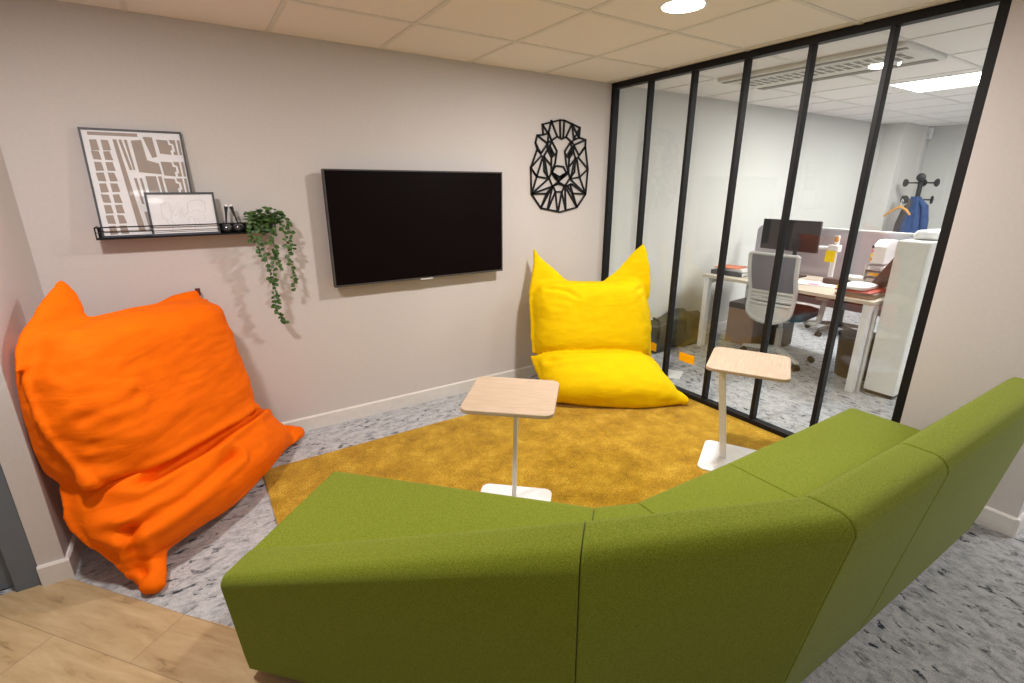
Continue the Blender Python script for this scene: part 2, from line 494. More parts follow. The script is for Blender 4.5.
P1, P2, Q, R_, E_ = Vector((-2.662, -1.306)), Vector((-1.932, -2.06)), Vector((-1.79, -2.122)), Vector((-1.268, -2.138)), Vector((-0.235, -2.155))
DOWN = (0, -1, 0)
def between(a, b, f): return (a[0] + (b[0] - a[0]) * f, a[1] + (b[1] - a[1]) * f)
def lerp(a, b, f): return [p + (q - p) * f for p, q in zip(a, b)]
def sofa_module(name, label, pa, da, za, pb, db, zb, feet):
    loc = Vector((*((Vector(pa) + Vector(pb)) / 2), 0)) + Vector(da) * 0.3
    root = thing(name, label, 'sofa', (loc.x, loc.y, 0), group='green modular sofa')
    ML = Matrix.Translation(-Vector((loc.x, loc.y, 0)))
    a, b = profile(pa, da, 0, za), profile(pb, db, 0, zb)
    L = (Vector(pb) - Vector(pa)).length
    e = 0.0008
    N = 10
    m_ = MB(); m_.loft([lerp(a, b, e + (1 - 2 * e) * i / N) for i in range(N + 1)])
    m_.build('backrest', GREEN, root, bevel=0.007, bseg=3, angle=50, local=ML)
    a, b = seat_prof(pa, da), seat_prof(pb, db)
    m_ = MB(); m_.loft([lerp(a, b, e + (1 - 2 * e) * i / N) for i in range(N + 1)])
    m_.build('seat', GREEN, root, bevel=0.006, bseg=3, angle=50, local=ML)
    for fx, fy in feet:
        m_ = MB(); m_.lathe([(0.022, 0), (0.024, 0.004), (0.024, 0.032), (0.02, 0.042)], 16, (fx, fy, 0.0062))
        m_.build('foot', BLACKP, root, local=ML)
    return root
dA = tuple(A_O.normalized())
def at(p, d, t): v = Vector((*p, 0)) + Vector(d) * t; return (v.x, v.y)
sofa_module('sofa_module', 'long green sofa section nearest the wood floor, its back sloping down to the seat',
            P1, dA, 0.432, P2, dA, 0.782,
            [at(between(P1, P2, .06), dA, .07), at(between(P1, P2, .06), dA, .5), at(between(P1, P2, .93), dA, .07), at(between(P1, P2, .93), dA, .5)])
sofa_module('sofa_module', 'green wedge-shaped corner sofa section with a wide back and a sliver of seat',
            P2, dA, 0.782, Q, DOWN, 0.782, [at(between(P2, Q, .5), (-.4, -.917, 0), .08), at(between(P2, Q, .5), (-.4, -.917, 0), .5)])
sofa_module('sofa_module', 'short straight green sofa section between the corner wedge and the section by the glass',
            Q, DOWN, 0.782, R_, DOWN, 0.784, [at(between(Q, R_, .15), DOWN, .07), at(between(Q, R_, .15), DOWN, .5), at(between(Q, R_, .85), DOWN, .07), at(between(Q, R_, .85), DOWN, .5)])
sofa_module('sofa_module', 'long straight green sofa section ending at the wall beside the glass partition',
            R_, DOWN, 0.784, E_, DOWN, 0.787, [at(between(R_, E_, .08), DOWN, .07), at(between(R_, E_, .08), DOWN, .5), at(between(R_, E_, .92), DOWN, .07), at(between(R_, E_, .92), DOWN, .5)])

# ------------------------------------------------------------------ laptop tables
def laptop_table(label, loc, ex):
    ang = math.atan2(ex[1], ex[0])
    r = thing('laptop_table', label, 'side table', (loc[0], loc[1], 0.0062), ang, 'small laptop tables')
    m_ = MB(); m_.prism(rrect(0.205, 0.20, 0.045), 0.600, 0.618); m_.build('table_top', OAK, r, bevel=0.003)
    m_ = MB(); m_.prism(rrect(0.185, 0.182, 0.04, cy=-0.002), 0.0, 0.009); m_.build('base_plate', WHITE, r, bevel=0.002)
    m_ = MB()
    y0, y1 = 0.06, 0.135
    M_ = None
    a = [(sx * 0.010, y0 + sy * 0.019, 0.009) for sx, sy in ((1, 1), (-1, 1), (-1, -1), (1, -1))]
    b = [(sx * 0.010, y1 + sy * 0.019, 0.592) for sx, sy in ((1, 1), (-1, 1), (-1, -1), (1, -1))]
    m_.loft([a, b]); m_.build('column', WHITE, r, bevel=0.003)
    m_ = MB(); m_.prism(rrect(0.10, 0.11, 0.02, cy=0.05), 0.592, 0.600); m_.build('mounting_plate', WHITE, r, bevel=0.001)
    return r
laptop_table('small oak topped table on a white pole, in front of the TV wall', (-1.882, -1.432), (0.745, -0.667))
laptop_table('small oak topped table on a white pole, close to the black glass partition', (-0.556, -1.762), (0.878, 0.48))

# ------------------------------------------------------------------ bean bags
def cr(p0, p1, p2, p3, t):
    return 0.5 * ((2 * p1) + (-p0 + p2) * t + (2 * p0 - 5 * p1 + 4 * p2 - p3) * t * t + (-p0 + 3 * p1 - 3 * p2 + p3) * t ** 3)
def spline(P, t):
    n = len(P) - 1
    f = min(t * n, n - 1e-9); i = int(f); u = f - i
    ext = [2 * P[0] - P[1]] + list(P) + [2 * P[-1] - P[-2]]
    return cr(ext[i], ext[i + 1], ext[i + 2], ext[i + 3], u)
def pillow(bm, grid, T, p=2.4, q=0.5, n=56, flange=0.0, back=1.0, edge=0.011):
    G = np.array(grid, float)
    us = np.linspace(0, 1, n); vs = np.linspace(0, 1, n)
    Sf = np.zeros((n, n, 3))
    for i, v in enumerate(vs):
        row = [spline([G[r][c] for r in range(len(G))], v) for c in range(len(G[0]))]
        for j, u in enumerate(us): Sf[i, j] = spline(row, u)
    dv, du = np.gradient(Sf, axis=0), np.gradient(Sf, axis=1)
    N = np.cross(du, dv); N /= np.linalg.norm(N, axis=2, keepdims=True) + 1e-9
    U, V = np.meshgrid(us, vs)
    a = np.clip(np.abs(2 * U - 1) / (1 - flange), 0, 1); b = np.clip(np.abs(2 * V - 1) / (1 - flange), 0, 1)
    th = T * np.clip((1 - a ** p) * (1 - b ** p), 0, 1) ** q + edge
    F, B = Sf + N * th[..., None], Sf - N * th[..., None] * back
    vf = [[bm.verts.new(F[i, j]) for j in range(n)] for i in range(n)]
    vb = [[bm.verts.new(B[i, j]) for j in range(n)] for i in range(n)]
    for i in range(n - 1):
        for j in range(n - 1):
            bm.faces.new((vf[i][j], vf[i][j + 1], vf[i + 1][j + 1], vf[i + 1][j]))
            bm.faces.new((vb[i][j], vb[i + 1][j], vb[i + 1][j + 1], vb[i][j + 1]))
    loop = [(0, j) for j in range(n - 1)] + [(i, n - 1) for i in range(n - 1)] + [(n - 1, j) for j in range(n - 1, 0, -1)] + [(i, 0) for i in range(n - 1, 0, -1)]
    for (a_, b_), (c, d_) in zip(loop, loop[1:] + loop[:1]):
        bm.faces.new((vf[a_][b_], vb[a_][b_], vb[c][d_], vf[c][d_]))

def seg_dist(P, poly):
    best = np.full(len(P), 1e9)
    poly = np.array(poly, float)
    for a, b in zip(poly, poly[1:]):
        ab = b - a
        t = np.clip(((P - a) @ ab) / (ab @ ab), 0, 1)
        best = np.minimum(best, np.linalg.norm(P - (a + t[:, None] * ab), axis=1))
    return best

def fuse_bag(name, m, parent, builder, creases, limits, voxel=0.013, wr=0.006, wdir=(1, 1, 1), turn=0.0):
    bm = bmesh.new(); builder(bm)
    bmesh.ops.recalc_face_normals(bm, faces=bm.faces)
    me = bpy.data.meshes.new(name + '_raw'); bm.to_mesh(me); bm.free()
    o = bpy.data.objects.new(name, me); COL.objects.link(o)
    r = o.modifiers.new('r', 'REMESH'); r.mode = 'VOXEL'; r.voxel_size = voxel
    s = o.modifiers.new('s', 'SMOOTH'); s.iterations = 7; s.factor = 0.5
    dg = bpy.context.evaluated_depsgraph_get()
    me2 = bpy.data.meshes.new_from_object(o.evaluated_get(dg))
    o.modifiers.clear(); o.data = me2; me2.name = name
    bpy.data.meshes.remove(me)
    n = len(me2.vertices)
    P = np.zeros(n * 3); me2.vertices.foreach_get('co', P); P = P.reshape(-1, 3)
    Nn = np.zeros(n * 3); me2.vertices.foreach_get('normal', Nn); Nn = Nn.reshape(-1, 3)
    D = np.zeros(n)
    for poly, depth, wid in creases:
        dd = seg_dist(P, poly)
        D -= depth * np.exp(-(dd / wid) ** 2) - 0.45 * depth * np.exp(-((dd - 2.1 * wid) / (1.2 * wid)) ** 2)
    ct, st_ = math.cos(turn), math.sin(turn)
    Pr = np.stack([P[:, 0] * ct + P[:, 1] * st_, -P[:, 0] * st_ + P[:, 1] * ct, P[:, 2]], 1)
    W = np.array([noise.fractal(Vector((p[0] * wdir[0], p[1] * wdir[1], p[2] * wdir[2])), 0.8, 2.0, 3) for p in Pr])
    W2 = np.array([noise.ridged_multi_fractal(Vector((p[0] * wdir[0] * .6 + 9, p[1] * wdir[1] * .6, p[2] * wdir[2] * .7)), 0.9, 2.0, 2, 1.0, 2.0) for p in Pr])
    D += wr * W + wr * 0.5 * (W2 - 1.0)
    P += Nn * D[:, None]
    x0, x1, y1, z0 = limits
    P[:, 0] = np.clip(P[:, 0], x0, x1); P[:, 1] = np.minimum(P[:, 1], y1); P[:, 2] = np.maximum(P[:, 2], z0)
    P -= np.array(parent.location)
    me2.vertices.foreach_set('co', P.ravel()); me2.update()
    me2.materials.clear(); me2.materials.append(m)
    for p in me2.polygons: p.use_smooth = True
    o.parent = parent
    return o

ob = thing('beanbag', 'large orange beanbag slumped in the corner under the picture shelf', 'beanbag', (-3.15, -0.6, 0.0))
def orange_build(bm):
    pillow(bm, [[(-3.56, -.74, 1.01), (-3.40, -.52, 1.015), (-3.19, -.29, 1.0), (-2.985, -.085, .955)],
                [(-3.60, -.84, .87), (-3.43, -.62, .80), (-3.20, -.36, .79), (-2.965, -.10, .79)],
                [(-3.575, -.91, .68), (-3.39, -.67, .54), (-3.15, -.40, .49), (-2.93, -.13, .52)],
                [(-3.49, -.95, .45), (-3.33, -.72, .25), (-3.12, -.45, .17), (-2.885, -.18, .20)]], 0.205, p=5.0, flange=0.05)
    # folded upper corners
    pillow(bm, [[(-3.535, -.585, 1.085), (-3.497, -.47, 1.16), (-3.45, -.46, 1.10)],
                [(-3.60, -.76, 1.0), (-3.52, -.64, 1.02), (-3.43, -.53, 1.0)],
                [(-3.61, -.86, .90), (-3.52, -.72, .90), (-3.42, -.60, .90)]], 0.012, p=3, edge=0.007)
    pillow(bm, [[(-3.30, -.24, .955), (-3.14, -.12, .985), (-3.03, -.045, 1.0)],
                [(-3.28, -.26, .86), (-3.12, -.16, .88), (-2.995, -.085, .88)]], 0.025, p=3)
    # bottom roll
    pillow(bm, [[(-3.60, -.84, .42), (-3.38, -.68, .36), (-3.12, -.38, .32), (-2.90, -.10, .27)],
                [(-3.58, -.93, .27), (-3.31, -.79, .24), (-3.05, -.50, .22), (-2.78, -.12, .17)],
                [(-3.43, -1.05, .06), (-3.21, -.91, .09), (-2.97, -.70, .085), (-2.66, -.14, .03)]], 0.155, p=3.2, flange=0.04)
    pillow(bm, [[(-3.44, -.98, .10), (-3.38, -.93, .12), (-3.31, -.90, .10)],
                [(-3.41, -1.05, .05), (-3.36, -1.03, .06), (-3.31, -1.01, .05)],
                [(-3.385, -1.125, .02), (-3.35, -1.14, .025), (-3.315, -1.12, .02)]], 0.03, p=2.5)
    pillow(bm, [[(-2.76, -.10, .12), (-2.70, -.16, .10), (-2.70, -.24, .04)], [(-2.62, -.085, .05), (-2.61, -.10, .035), (-2.63, -.13, .02)]], 0.025, p=2.5)
oc = [([(-3.50, -1.00, .47), (-3.34, -.93, .40), (-3.1, -.70, .38), (-2.9, -.40, .36), (-2.84, -.2, .27)], 0.055, 0.020),
      ([(-3.50, -1.03, .28), (-3.40, -1.03, .25), (-3.22, -.93, .27), (-3.0, -.70, .30)], 0.035, 0.022),
      ([(-3.40, -1.03, .25), (-3.40, -1.06, .15), (-3.38, -1.07, .06)], 0.03, 0.02),
      ([(-3.36, -.98, .20), (-3.18, -.88, .16), (-3.05, -.76, .17)], 0.016, 0.02),
      ([(-2.90, -.36, .34), (-2.87, -.42, .24), (-2.95, -.58, .22)], 0.02, 0.018),
      ([(-3.50, -.95, .70), (-3.30, -.82, .73)], 0.010, 0.02), ([(-3.45, -.92, .60), (-3.20, -.70, .62)], 0.008, 0.02)]
fuse_bag('bag', ORANGE, ob, orange_build, oc, (-3.634, 5, -0.016, 0.0068), voxel=0.0095, wr=0.008, wdir=(3, 9, 9), turn=0.85)
m_ = MB(); m_.box(-.012, .012, -.001, .001, -.02, .02); m_.build('zip_tag', mat('maroon_tag', (.10, .02, .02), .6), ob, local=Matrix.Translation((.125, .565, .985)))

yb = thing('beanbag', 'yellow beanbag with two pointed corners sitting against the black glass partition', 'beanbag', (-0.5, -0.55, 0.0))
def yellow_build(bm):
    pillow(bm, [[(-.86, -.15, .84), (-.62, -.22, .835), (-.34, -.36, .83), (-.085, -.52, .86)],
                [(-.93, -.19, .72), (-.63, -.28, .68), (-.34, -.42, .68), (-.075, -.58, .72)],
                [(-.945, -.23, .52), (-.64, -.34, .47), (-.34, -.48, .47), (-.07, -.64, .51)],
                [(-.95, -.27, .31), (-.68, -.39, .26), (-.37, -.55, .25), (-.07, -.67, .23)]], 0.185, p=4.2, flange=0.05)
    pillow(bm, [[(-.835, -.11, 1.09), (-.80, -.125, 1.02), (-.71, -.165, .905), (-.58, -.22, .82)],
                [(-.875, -.15, .94), (-.79, -.18, .92), (-.68, -.22, .85), (-.58, -.26, .77)],
                [(-.93, -.18, .74), (-.80, -.23, .74), (-.70, -.27, .72), (-.60, -.30, .70)]], 0.022, p=3, edge=0.009)
    pillow(bm, [[(-.34, -.36, .83), (-.22, -.41, .93), (-.13, -.46, 1.06), (-.078, -.51, 1.125)],
                [(-.32, -.40, .77), (-.20, -.46, .84), (-.11, -.53, .91), (-.062, -.575, .93)],
                [(-.30, -.43, .68), (-.20, -.48, .70), (-.12, -.55, .72), (-.064, -.60, .70)]], 0.022, p=3, edge=0.009)
    pillow(bm, [[(-.98, -.28, .30), (-.70, -.40, .27), (-.38, -.56, .25), (-.10, -.68, .22)],
                [(-1.0, -.43, .18), (-.76, -.57, .16), (-.45, -.76, .15), (-.14, -.90, .125)],
                [(-.98, -.58, .03), (-.80, -.76, .035), (-.50, -.98, .035), (-.165, -1.115, .03)]], 0.16, p=3.2, flange=0.03)
    pillow(bm, [[(-.24, -1.0, .09), (-.17, -1.0, .085)], [(-.185, -1.13, .035), (-.15, -1.12, .035)]], 0.03, p=2.5)
yc = [([(-.88, -.30, .83), (-.74, -.40, .80), (-.66, -.44, .74)], 0.014, 0.016), ([(-.10, -.62, .83), (-.22, -.62, .79), (-.30, -.60, .74)], 0.012, 0.016), ([(-.92, -.36, .70), (-.78, -.46, .69)], 0.008, 0.014),
      ([(-.6, -.62, .26), (-.52, -.72, .22), (-.40, -.82, .20)], 0.008, 0.018),
      ([(-.98, -.46, .325), (-.74, -.59, .30), (-.44, -.75, .29), (-.12, -.83, .265)], 0.02, 0.02)]
fuse_bag('bag', YELLOW, yb, yellow_build, yc, (-5, -0.036, -0.016, 0.0068), voxel=0.0095, wr=0.006, wdir=(4, 9, 8), turn=-.5)

# ------------------------------------------------------------------ TV
tv = thing('flat_tv', 'black wall-mounted flat TV with a dark blank screen', 'TV', (-1.706, 0, 1.285))
m_ = MB(); m_.box(-0.606, 0.606, -0.082, -0.045, -0.347, 0.347); m_.build('housing', BLACKP, tv, bevel=0.004)
m_ = MB()
for a in ((-0.606, 0.606, -0.086, -0.082, 0.339, 0.347), (-0.606, 0.606, -0.086, -0.082, -0.347, -0.335), (-0.606, -0.598, -0.086, -0.082, -0.335, 0.339), (0.598, 0.606, -0.086, -0.082, -0.335, 0.339)): m_.box(*a)
m_.build('bezel', mat('tv_bezel', (0.06, 0.055, 0.055), 0.35), tv, smooth=False)
m_ = MB(); m_.box(-0.598, 0.598, -0.0835, -0.082, -0.335, 0.339); m_.build('screen', SCREEN, tv, smooth=False)
m_ = MB(); m_.box(-0.045, 0.045, -0.087, -0.06, -0.353, -0.343); m_.build('sensor_bar', SILVER, tv, bevel=0.002)
m_ = MB(); m_.box(-0.25, 0.25, -0.045, -0.003, -0.2, 0.2); m_.build('wall_bracket', BLACKP, tv)

# ------------------------------------------------------------------ lion wall art
LP = dict(a=(-.702, 1.971), b=(-.54, 2.011), c=(-.498, 2.011), d=(-.342, 1.969), e=(-.348, 1.898), f=(-.28, 1.885), g=(-.28, 1.837),
          h=(-.244, 1.669), i=(-.256, 1.477), j=(-.343, 1.375), k=(-.514, 1.343), l=(-.702, 1.377), m=(-.793, 1.481), n=(-.802, 1.669),
          o=(-.745, 1.798), p=(-.762, 1.843), q=(-.747, 1.894), r=(-.693, 1.901))
def crop(x, y):      # the art's own drawing grid -> wall plane
    return (-0.521 + (x - 245) * 0.00136 , 1.884 - (y - 160) * 0.001065 )
def lp(p):
    return LP[p] if isinstance(p, str) else crop(*p)
strokes = ['abcdefghijklmnopqra',
    ['r', (155, 130), (150, 200)], ['a', (155, 138)], [(172, 50), (155, 130)], [(172, 50), (215, 150)], ['b', (238, 152)], ['c', (258, 152)],
    [(150, 195), (215, 150), (247, 163), (278, 148), (330, 190)], [(318, 58), (278, 148)], [(318, 58), (335, 165)], ['d', (340, 150)], ['e', (335, 165)], [(318, 62), 'e'],
    [(155, 130), (180, 185), (215, 245), (205, 330), (180, 392)], [(335, 165), (308, 185), (272, 245), (285, 330), (305, 392)],
    [(160, 235), (185, 262)], [(168, 230), (182, 275)], [(325, 240), (300, 265)], [(318, 235), (302, 280)], [(205, 405), (225, 432)], [(262, 405), (240, 432)],
    ['q', (150, 200), (105, 268), 'p'], ['f', (335, 200), (378, 270), 'g'], [(105, 268), 'o'], [(378, 270), 'g'],
    [(180, 185), (150, 240), (178, 290), (210, 262)], [(308, 185), (335, 245), (305, 292), (276, 262)], [(165, 215), (192, 262)], [(322, 215), (296, 262)],
    [(150, 200), (150, 240), (125, 285), (130, 385), (165, 430)], [(335, 200), (335, 245), (352, 290), (348, 385), (315, 430)],
    [(178, 290), (180, 392)], [(305, 292), (305, 392)], [(125, 285), (178, 345)], [(352, 290), (310, 345)],
    [(205, 350), (222, 345), (265, 350), (288, 390), (255, 432), (232, 452), (210, 432), (185, 390), (205, 350)],
    [(185, 392), (240, 420), (288, 392)], [(205, 400), (232, 452)], [(275, 400), (232, 452)],
    [(232, 452), (232, 468), (195, 482)], [(232, 468), (278, 482)], [(195, 482), (212, 524), (260, 524), (280, 482)], [(195, 482), (232, 455), (280, 482)],
    [(180, 392), (165, 430), (190, 485)], [(305, 392), (315, 430), (280, 485)], [(180, 392), (210, 432)], [(305, 392), (255, 432)],
    ['n', (110, 280)], ['n', (80, 420), (120, 285)], ['n', (130, 385)][:0] or ['n', (80, 420)], [(80, 420), (150, 430)], [(80, 420), (48, 535)], [(165, 430), 'm'], [(190, 485), 'm'],
    ['h', (370, 280)], ['h', (388, 420), (360, 285)], [(388, 420), (315, 432)], [(388, 420), 'i'], [(315, 432), 'i'], [(285, 485), (330, 470), 'i'],
    ['m', (150, 535), (190, 485)], ['i', (335, 535), (300, 485)], [(150, 535), 'l'], [(190, 485), 'l'], [(190, 490), (160, 642)], [(212, 524), (165, 642)], [(212, 524), (230, 655)],
    [(258, 524), (238, 655)], [(258, 524), (290, 648)], [(282, 488), (292, 648)], [(290, 500), 'j'], [(318, 470), 'j'], [(335, 535), 'j'], [(130, 290), (155, 425)], [(348, 290), (322, 425)]]
m_ = MB()
for st in strokes:
    pts = [lp(p) for p in st]
    for (x0, z0), (x1, z1) in zip(pts, pts[1:]):
        dv = Vector((x1 - x0, z1 - z0)); L = dv.length
        if L < 1e-4: continue
        dv /= L; nv = Vector((-dv.y, dv.x)) * 0.0062; ex = dv * 0.004
        a, b = Vector((x0, z0)) - ex, Vector((x1, z1)) + ex
        q4 = [a + nv, b + nv, b - nv, a - nv]
        q4 = [(v.x + 0.521, v.y - 1.343) for v in q4]
        m_.prism(q4, -0.012, -0.002, 'y')
o = m_.build('lion_wall_art', BLACK, smooth=False)
o.location = (-0.521, 0, 1.343)
tag(o, 'black cut-out lion head made of straight bars on the wall right of the TV', 'wall art')

# ------------------------------------------------------------------ picture shelf
SX0, SX1, SZ = -3.39, -2.60, 1.288
sh = thing('picture_shelf', 'narrow black metal picture shelf with a wire front rail', 'shelf', ((SX0 + SX1) / 2, 0, SZ))
hx = (SX1 - SX0) / 2
m_ = MB(); m_.box(-hx, hx, -0.105, -0.001, 0, 0.006); m_.build('shelf_plate', BLACK, sh, bevel=0.001)
m_ = MB(); m_.box(-hx, hx, -0.006, -0.001, 0.006, 0.055); m_.build('back_plate', BLACK, sh, bevel=0.001)
m_ = MB()
m_.tube([(-hx + .003, -0.012, 0.058), (-hx + .003, -0.103, 0.058), (hx - .003, -0.103, 0.058), (hx - .003, -0.012, 0.058)], 0.003, 8)
m_.tube([(-hx + .003, -0.103, 0.004), (-hx + .003, -0.103, 0.058)], 0.003, 8)
m_.tube([(hx - .003, -0.103, 0.004), (hx - .003, -0.103, 0.058)], 0.003, 8)
m_.tube([(-hx + .003, -0.103, 0.034), (hx - .003, -0.103, 0.034)][:2], 0.0018, 8)
m_.build('wire_rail', BLACK, sh)

def lean(x, y_foot, z_foot, tilt):
    return Matrix.Translation((x, y_foot, z_foot)) @ Matrix.Rotation(-tilt, 4, 'X')
# large framed print
W_, H_ = 0.402, 0.502
M_ = Matrix.Rotation(-math.radians(6.4), 4, 'X')
po = thing('framed_print', 'large thin-framed print of taupe city blocks leaning behind the small frame', 'picture', (-3.166, -0.069, SZ + 0.0075))
m_ = MB()
b_ = 0.0085
for a in ((-W_/2, W_/2, 0, b_), (-W_/2, W_/2, H_ - b_, H_), (-W_/2, -W_/2 + b_, b_, H_ - b_), (W_/2 - b_, W_/2, b_, H_ - b_)):
    m_.box(a[0], a[1], -0.012, 0.006, a[2], a[3], M_)
m_.build('frame', FRAMEM, po)
m_ = MB(); m_.box(-W_/2 + b_, W_/2 - b_, -0.006, 0.002, b_, H_ - b_, M_); m_.build('print_sheet', PAPER, po, smooth=False)
blocks = []
def rb(x0, x1, y0, y1): blocks.append([(x0, y0), (x1, y0), (x1, y1), (x0, y1)])
# block plan in a 0..1 frame (x right, y down), read off the picture's left column to its right edge
for i in range(9):
    y = 0.075 + i * 0.105
    h_ = 0.085 if i else 0.10
    j = [(.004, -.003), (-.003, .004), (.003, .002), (-.004, -.003)][i % 4]
    blocks.append([(0.05 + j[0], y), (0.125, y + j[1]), (0.135, y + h_), (0.055, y + h_ + j[0])])
    blocks.append([(0.165, y + j[1]), (0.235 + j[0], y), (0.25, y + h_ + j[1]), (0.17, y + h_)])
rb(0.05, 0.55, 0.0, 0.032)
blocks.append([(0.285, .065), (.325, .065), (.43, .98), (.36, .98)])
blocks.append([(0.345, .065), (.375, .065), (.425, .36), (.395, .36)])
blocks.append([(0.40, .065), (.43, .065), (.455, .36), (.435, .36)])
blocks.append([(0.47, .07), (.58, .06), (.60, .26), (.72, .29), (.73, .40), (.49, .38)])
blocks.append([(0.60, .03), (.70, .03), (.715, .225), (.66, .235)])
for y in (0.05, 0.27, 0.44, 0.64):
    blocks.append([(0.74, y), (.86, y + .005), (.865, y + .05), (.90, y + .055), (.895, y + .10), (.875, y + .105), (.88, y + .15), (.755, y + .14)])
    blocks.append([(0.88, y), (.945, y), (.95, y + .15), (.905, y + .15), (.905, y + .12), (.925, y + .115), (.92, y + .045), (.885, y + .03)])
    blocks.append([(0.965, y), (.995, y), (.995, y + .15), (.97, y + .15)])
blocks.append([(0.42, .44), (.45, .44), (.475, .70), (.45, .70)])
blocks.append([(0.48, .44), (.505, .44), (.535, .74), (.505, .74)])
blocks.append([(0.545, .42), (.66, .42), (.675, .62), (.66, .70), (.56, .71)])
blocks.append([(0.68, .42), (.72, .42), (.73, .60), (.695, .60)])
blocks.append([(0.455, .78), (.50, .78), (.52, .98), (.475, .98)])
blocks.append([(0.54, .76), (.60, .76), (.62, .98), (.56, .98)])
blocks.append([(0.63, .76), (.70, .76), (.71, .98), (.645, .98)])
blocks.append([(0.74, .82), (.90, .82), (.90, .98), (.745, .98)])
m_ = MB()
pw, ph, mx_, mz_ = W_ - 2 * b_ - 0.006, H_ - 2 * b_ - 0.014, -W_/2 + b_ + 0.003, b_ + 0.006
for bl in blocks:
    m_.prism([(mx_ + x * pw, mz_ + (1 - y) * ph) for x, y in bl], -0.0068, -0.0058, 'y', M_)
m_.build('block_pattern', TAUPE, po, smooth=False)

# small framed drawing
M_ = Matrix.Rotation(-math.radians(7), 4, 'X')
W_, H_ = 0.298, 0.211
pd = thing('framed_drawing', 'small grey-framed faint line drawing standing in front of the large print', 'picture', (-3.020, -0.0915, SZ + 0.0075))
m_ = MB()
b_ = 0.010
for a in ((-W_/2, W_/2, 0, b_), (-W_/2, W_/2, H_ - b_, H_), (-W_/2, -W_/2 + b_, b_, H_ - b_), (W_/2 - b_, W_/2, b_, H_ - b_)):
    m_.box(a[0], a[1], -0.006, 0.007, a[2], a[3], M_)
m_.build('frame', FRAMEM, pd)
m_ = MB(); m_.box(-W_/2 + b_, W_/2 - b_, -0.002, 0.003, b_, H_ - b_, M_); m_.build('print_sheet', PAPER, pd, smooth=False)
m_ = MB()
lines = [[(.18, .25), (.17, .5), (.2, .6), (.3, .7), (.42, .9)], [(.18, .25), (.3, .23), (.31, .55), (.28, .62)], [(.3, .72), (.29, .95)], [(.33, .4), (.36, .55), (.45, .42), (.44, .6)],
         [(.48, .35), (.5, .6), (.53, .5), (.58, .48), (.6, .2), (.84, .16), (.86, .42), (.82, .45)], [(.62, .48), (.7, .4), (.8, .46)], [(.56, .62), (.62, .58), (.66, .65), (.64, .9)],
         [(.56, .62), (.57, .9)], [(.7, .62), (.74, .85)], [(.15, .6), (.22, .66), (.25, .8)], [(.8, .55), (.84, .6), (.8, .7)]]
for ln in lines:
    pts = [Vector((-W_/2 + b_ + x * (W_ - 2*b_), -0.0022, b_ + (1 - y) * (H_ - 2*b_))) for x, y in ln]
    fine = [spline([np.array(p) for p in pts], k / 16) for k in range(17)]
    m_.tube([M_ @ Vector(p) for p in fine], 0.0007, 4)
m_.build('drawing_lines', PENCIL, pd)

def bud(label, x, lx, ly):
    r = thing('bud_vase', label, 'ornament', (x, -0.062, SZ + 0.0062), group='black ball ornaments on the shelf')
    m_ = MB()
    prof = [(0.010, 0.0)] + [(0.0265 * math.sin(a), 0.0245 - 0.0245 * math.cos(a)) for a in [PI * k / 14 for k in range(2, 13)]] + [(0.007, 0.0485), (0.0065, 0.053)]
    m_.lathe(prof, 24); m_.build('ball', GLOSSB, r)
    m_ = MB()
    path = [(lx * t, ly * t, 0.05 + 0.088 * t) for t in [0, .25, .5, .7, .85, 1]]
    m_.tube(path, [0.004, 0.0042, 0.0052, 0.0065, 0.0085, 0.0095], 14); m_.build('stem', BLACKP, r)
    m_ = MB(); e_ = Vector(path[-1])
    m_.lathe([(0.0085, -0.001), (0.008, 0.006), (0.004, 0.0105), (0.001, 0.0115)], 14, tuple(e_)); m_.build('tip', WHITE, r)  # pale tip of the stem, its white also standing for a glint
    return r
bud('glossy black ball with an upright flared stem, next to the small frame', -2.836, 0.012, 0.0)
bud('glossy black ball whose flared stem leans left, next to the trailing plant', -2.781, -0.02, 0.0)

# trailing plant
pl = thing('trailing_plant', 'green trailing ivy hanging from the right end of the picture shelf', 'plant', (-2.652, -0.055, SZ + 0.0062))
m_ = MB(); m_.lathe([(0.028, 0), (0.031, 0.003), (0.040, 0.058), (0.042, 0.066), (0.036, 0.066), (0.034, 0.058), (0.01, 0.052)], 24); m_.build('pot', BLACKP, pl)
vines = [
    [(0, 0, .06), (-.02, -.06, .10), (-.035, -.085, .03), (-.022, -.075, -.12), (-.012, -.07, -.28), (-.008, -.062, -.42), (.014, -.055, -.5), (.036, -.05, -.53)],
    [(0, 0, .06), (.02, -.06, .10), (.03, -.085, .02), (.02, -.08, -.12), (-.0, -.075, -.26), (.005, -.07, -.38), (-.005, -.068, -.46)],
    [(0, 0, .06), (.05, -.05, .10), (.085, -.06, .02), (.098, -.055, -.12), (.105, -.05, -.25), (.108, -.045, -.35)],
    [(0, 0, .06), (-.05, -.05, .11), (-.06, -.08, .03), (-.05, -.08, -.08), (-.03, -.08, -.17)],
    [(0, 0, .06), (.05, -.02, .13), (.10, -.04, .10), (.125, -.04, .0), (.13, -.04, -.12)],
    [(0, 0, .06), (-.04, -.05, .12), (-.085, -.075, .07), (-.095, -.08, .0), (-.075, -.08, -.06)],
    [(0, 0, .06), (.0, -.07, .11), (.01, -.1, .02), (.035, -.09, -.12), (.04, -.085, -.22)],
    [(0, 0, .06), (-.06, -.02, .14), (-.09, -.03, .12)], [(0, 0, .06), (.02, -.03, .17), (.06, -.03, .16)], [(0, 0, .06), (-.02, -.05, .16), (-.05, -.06, .13)], [(0, 0, .06), (.07, -.03, .14), (.1, -.05, .13)]]
vm = MB(); lm = MB()
rnd = random.Random(3)
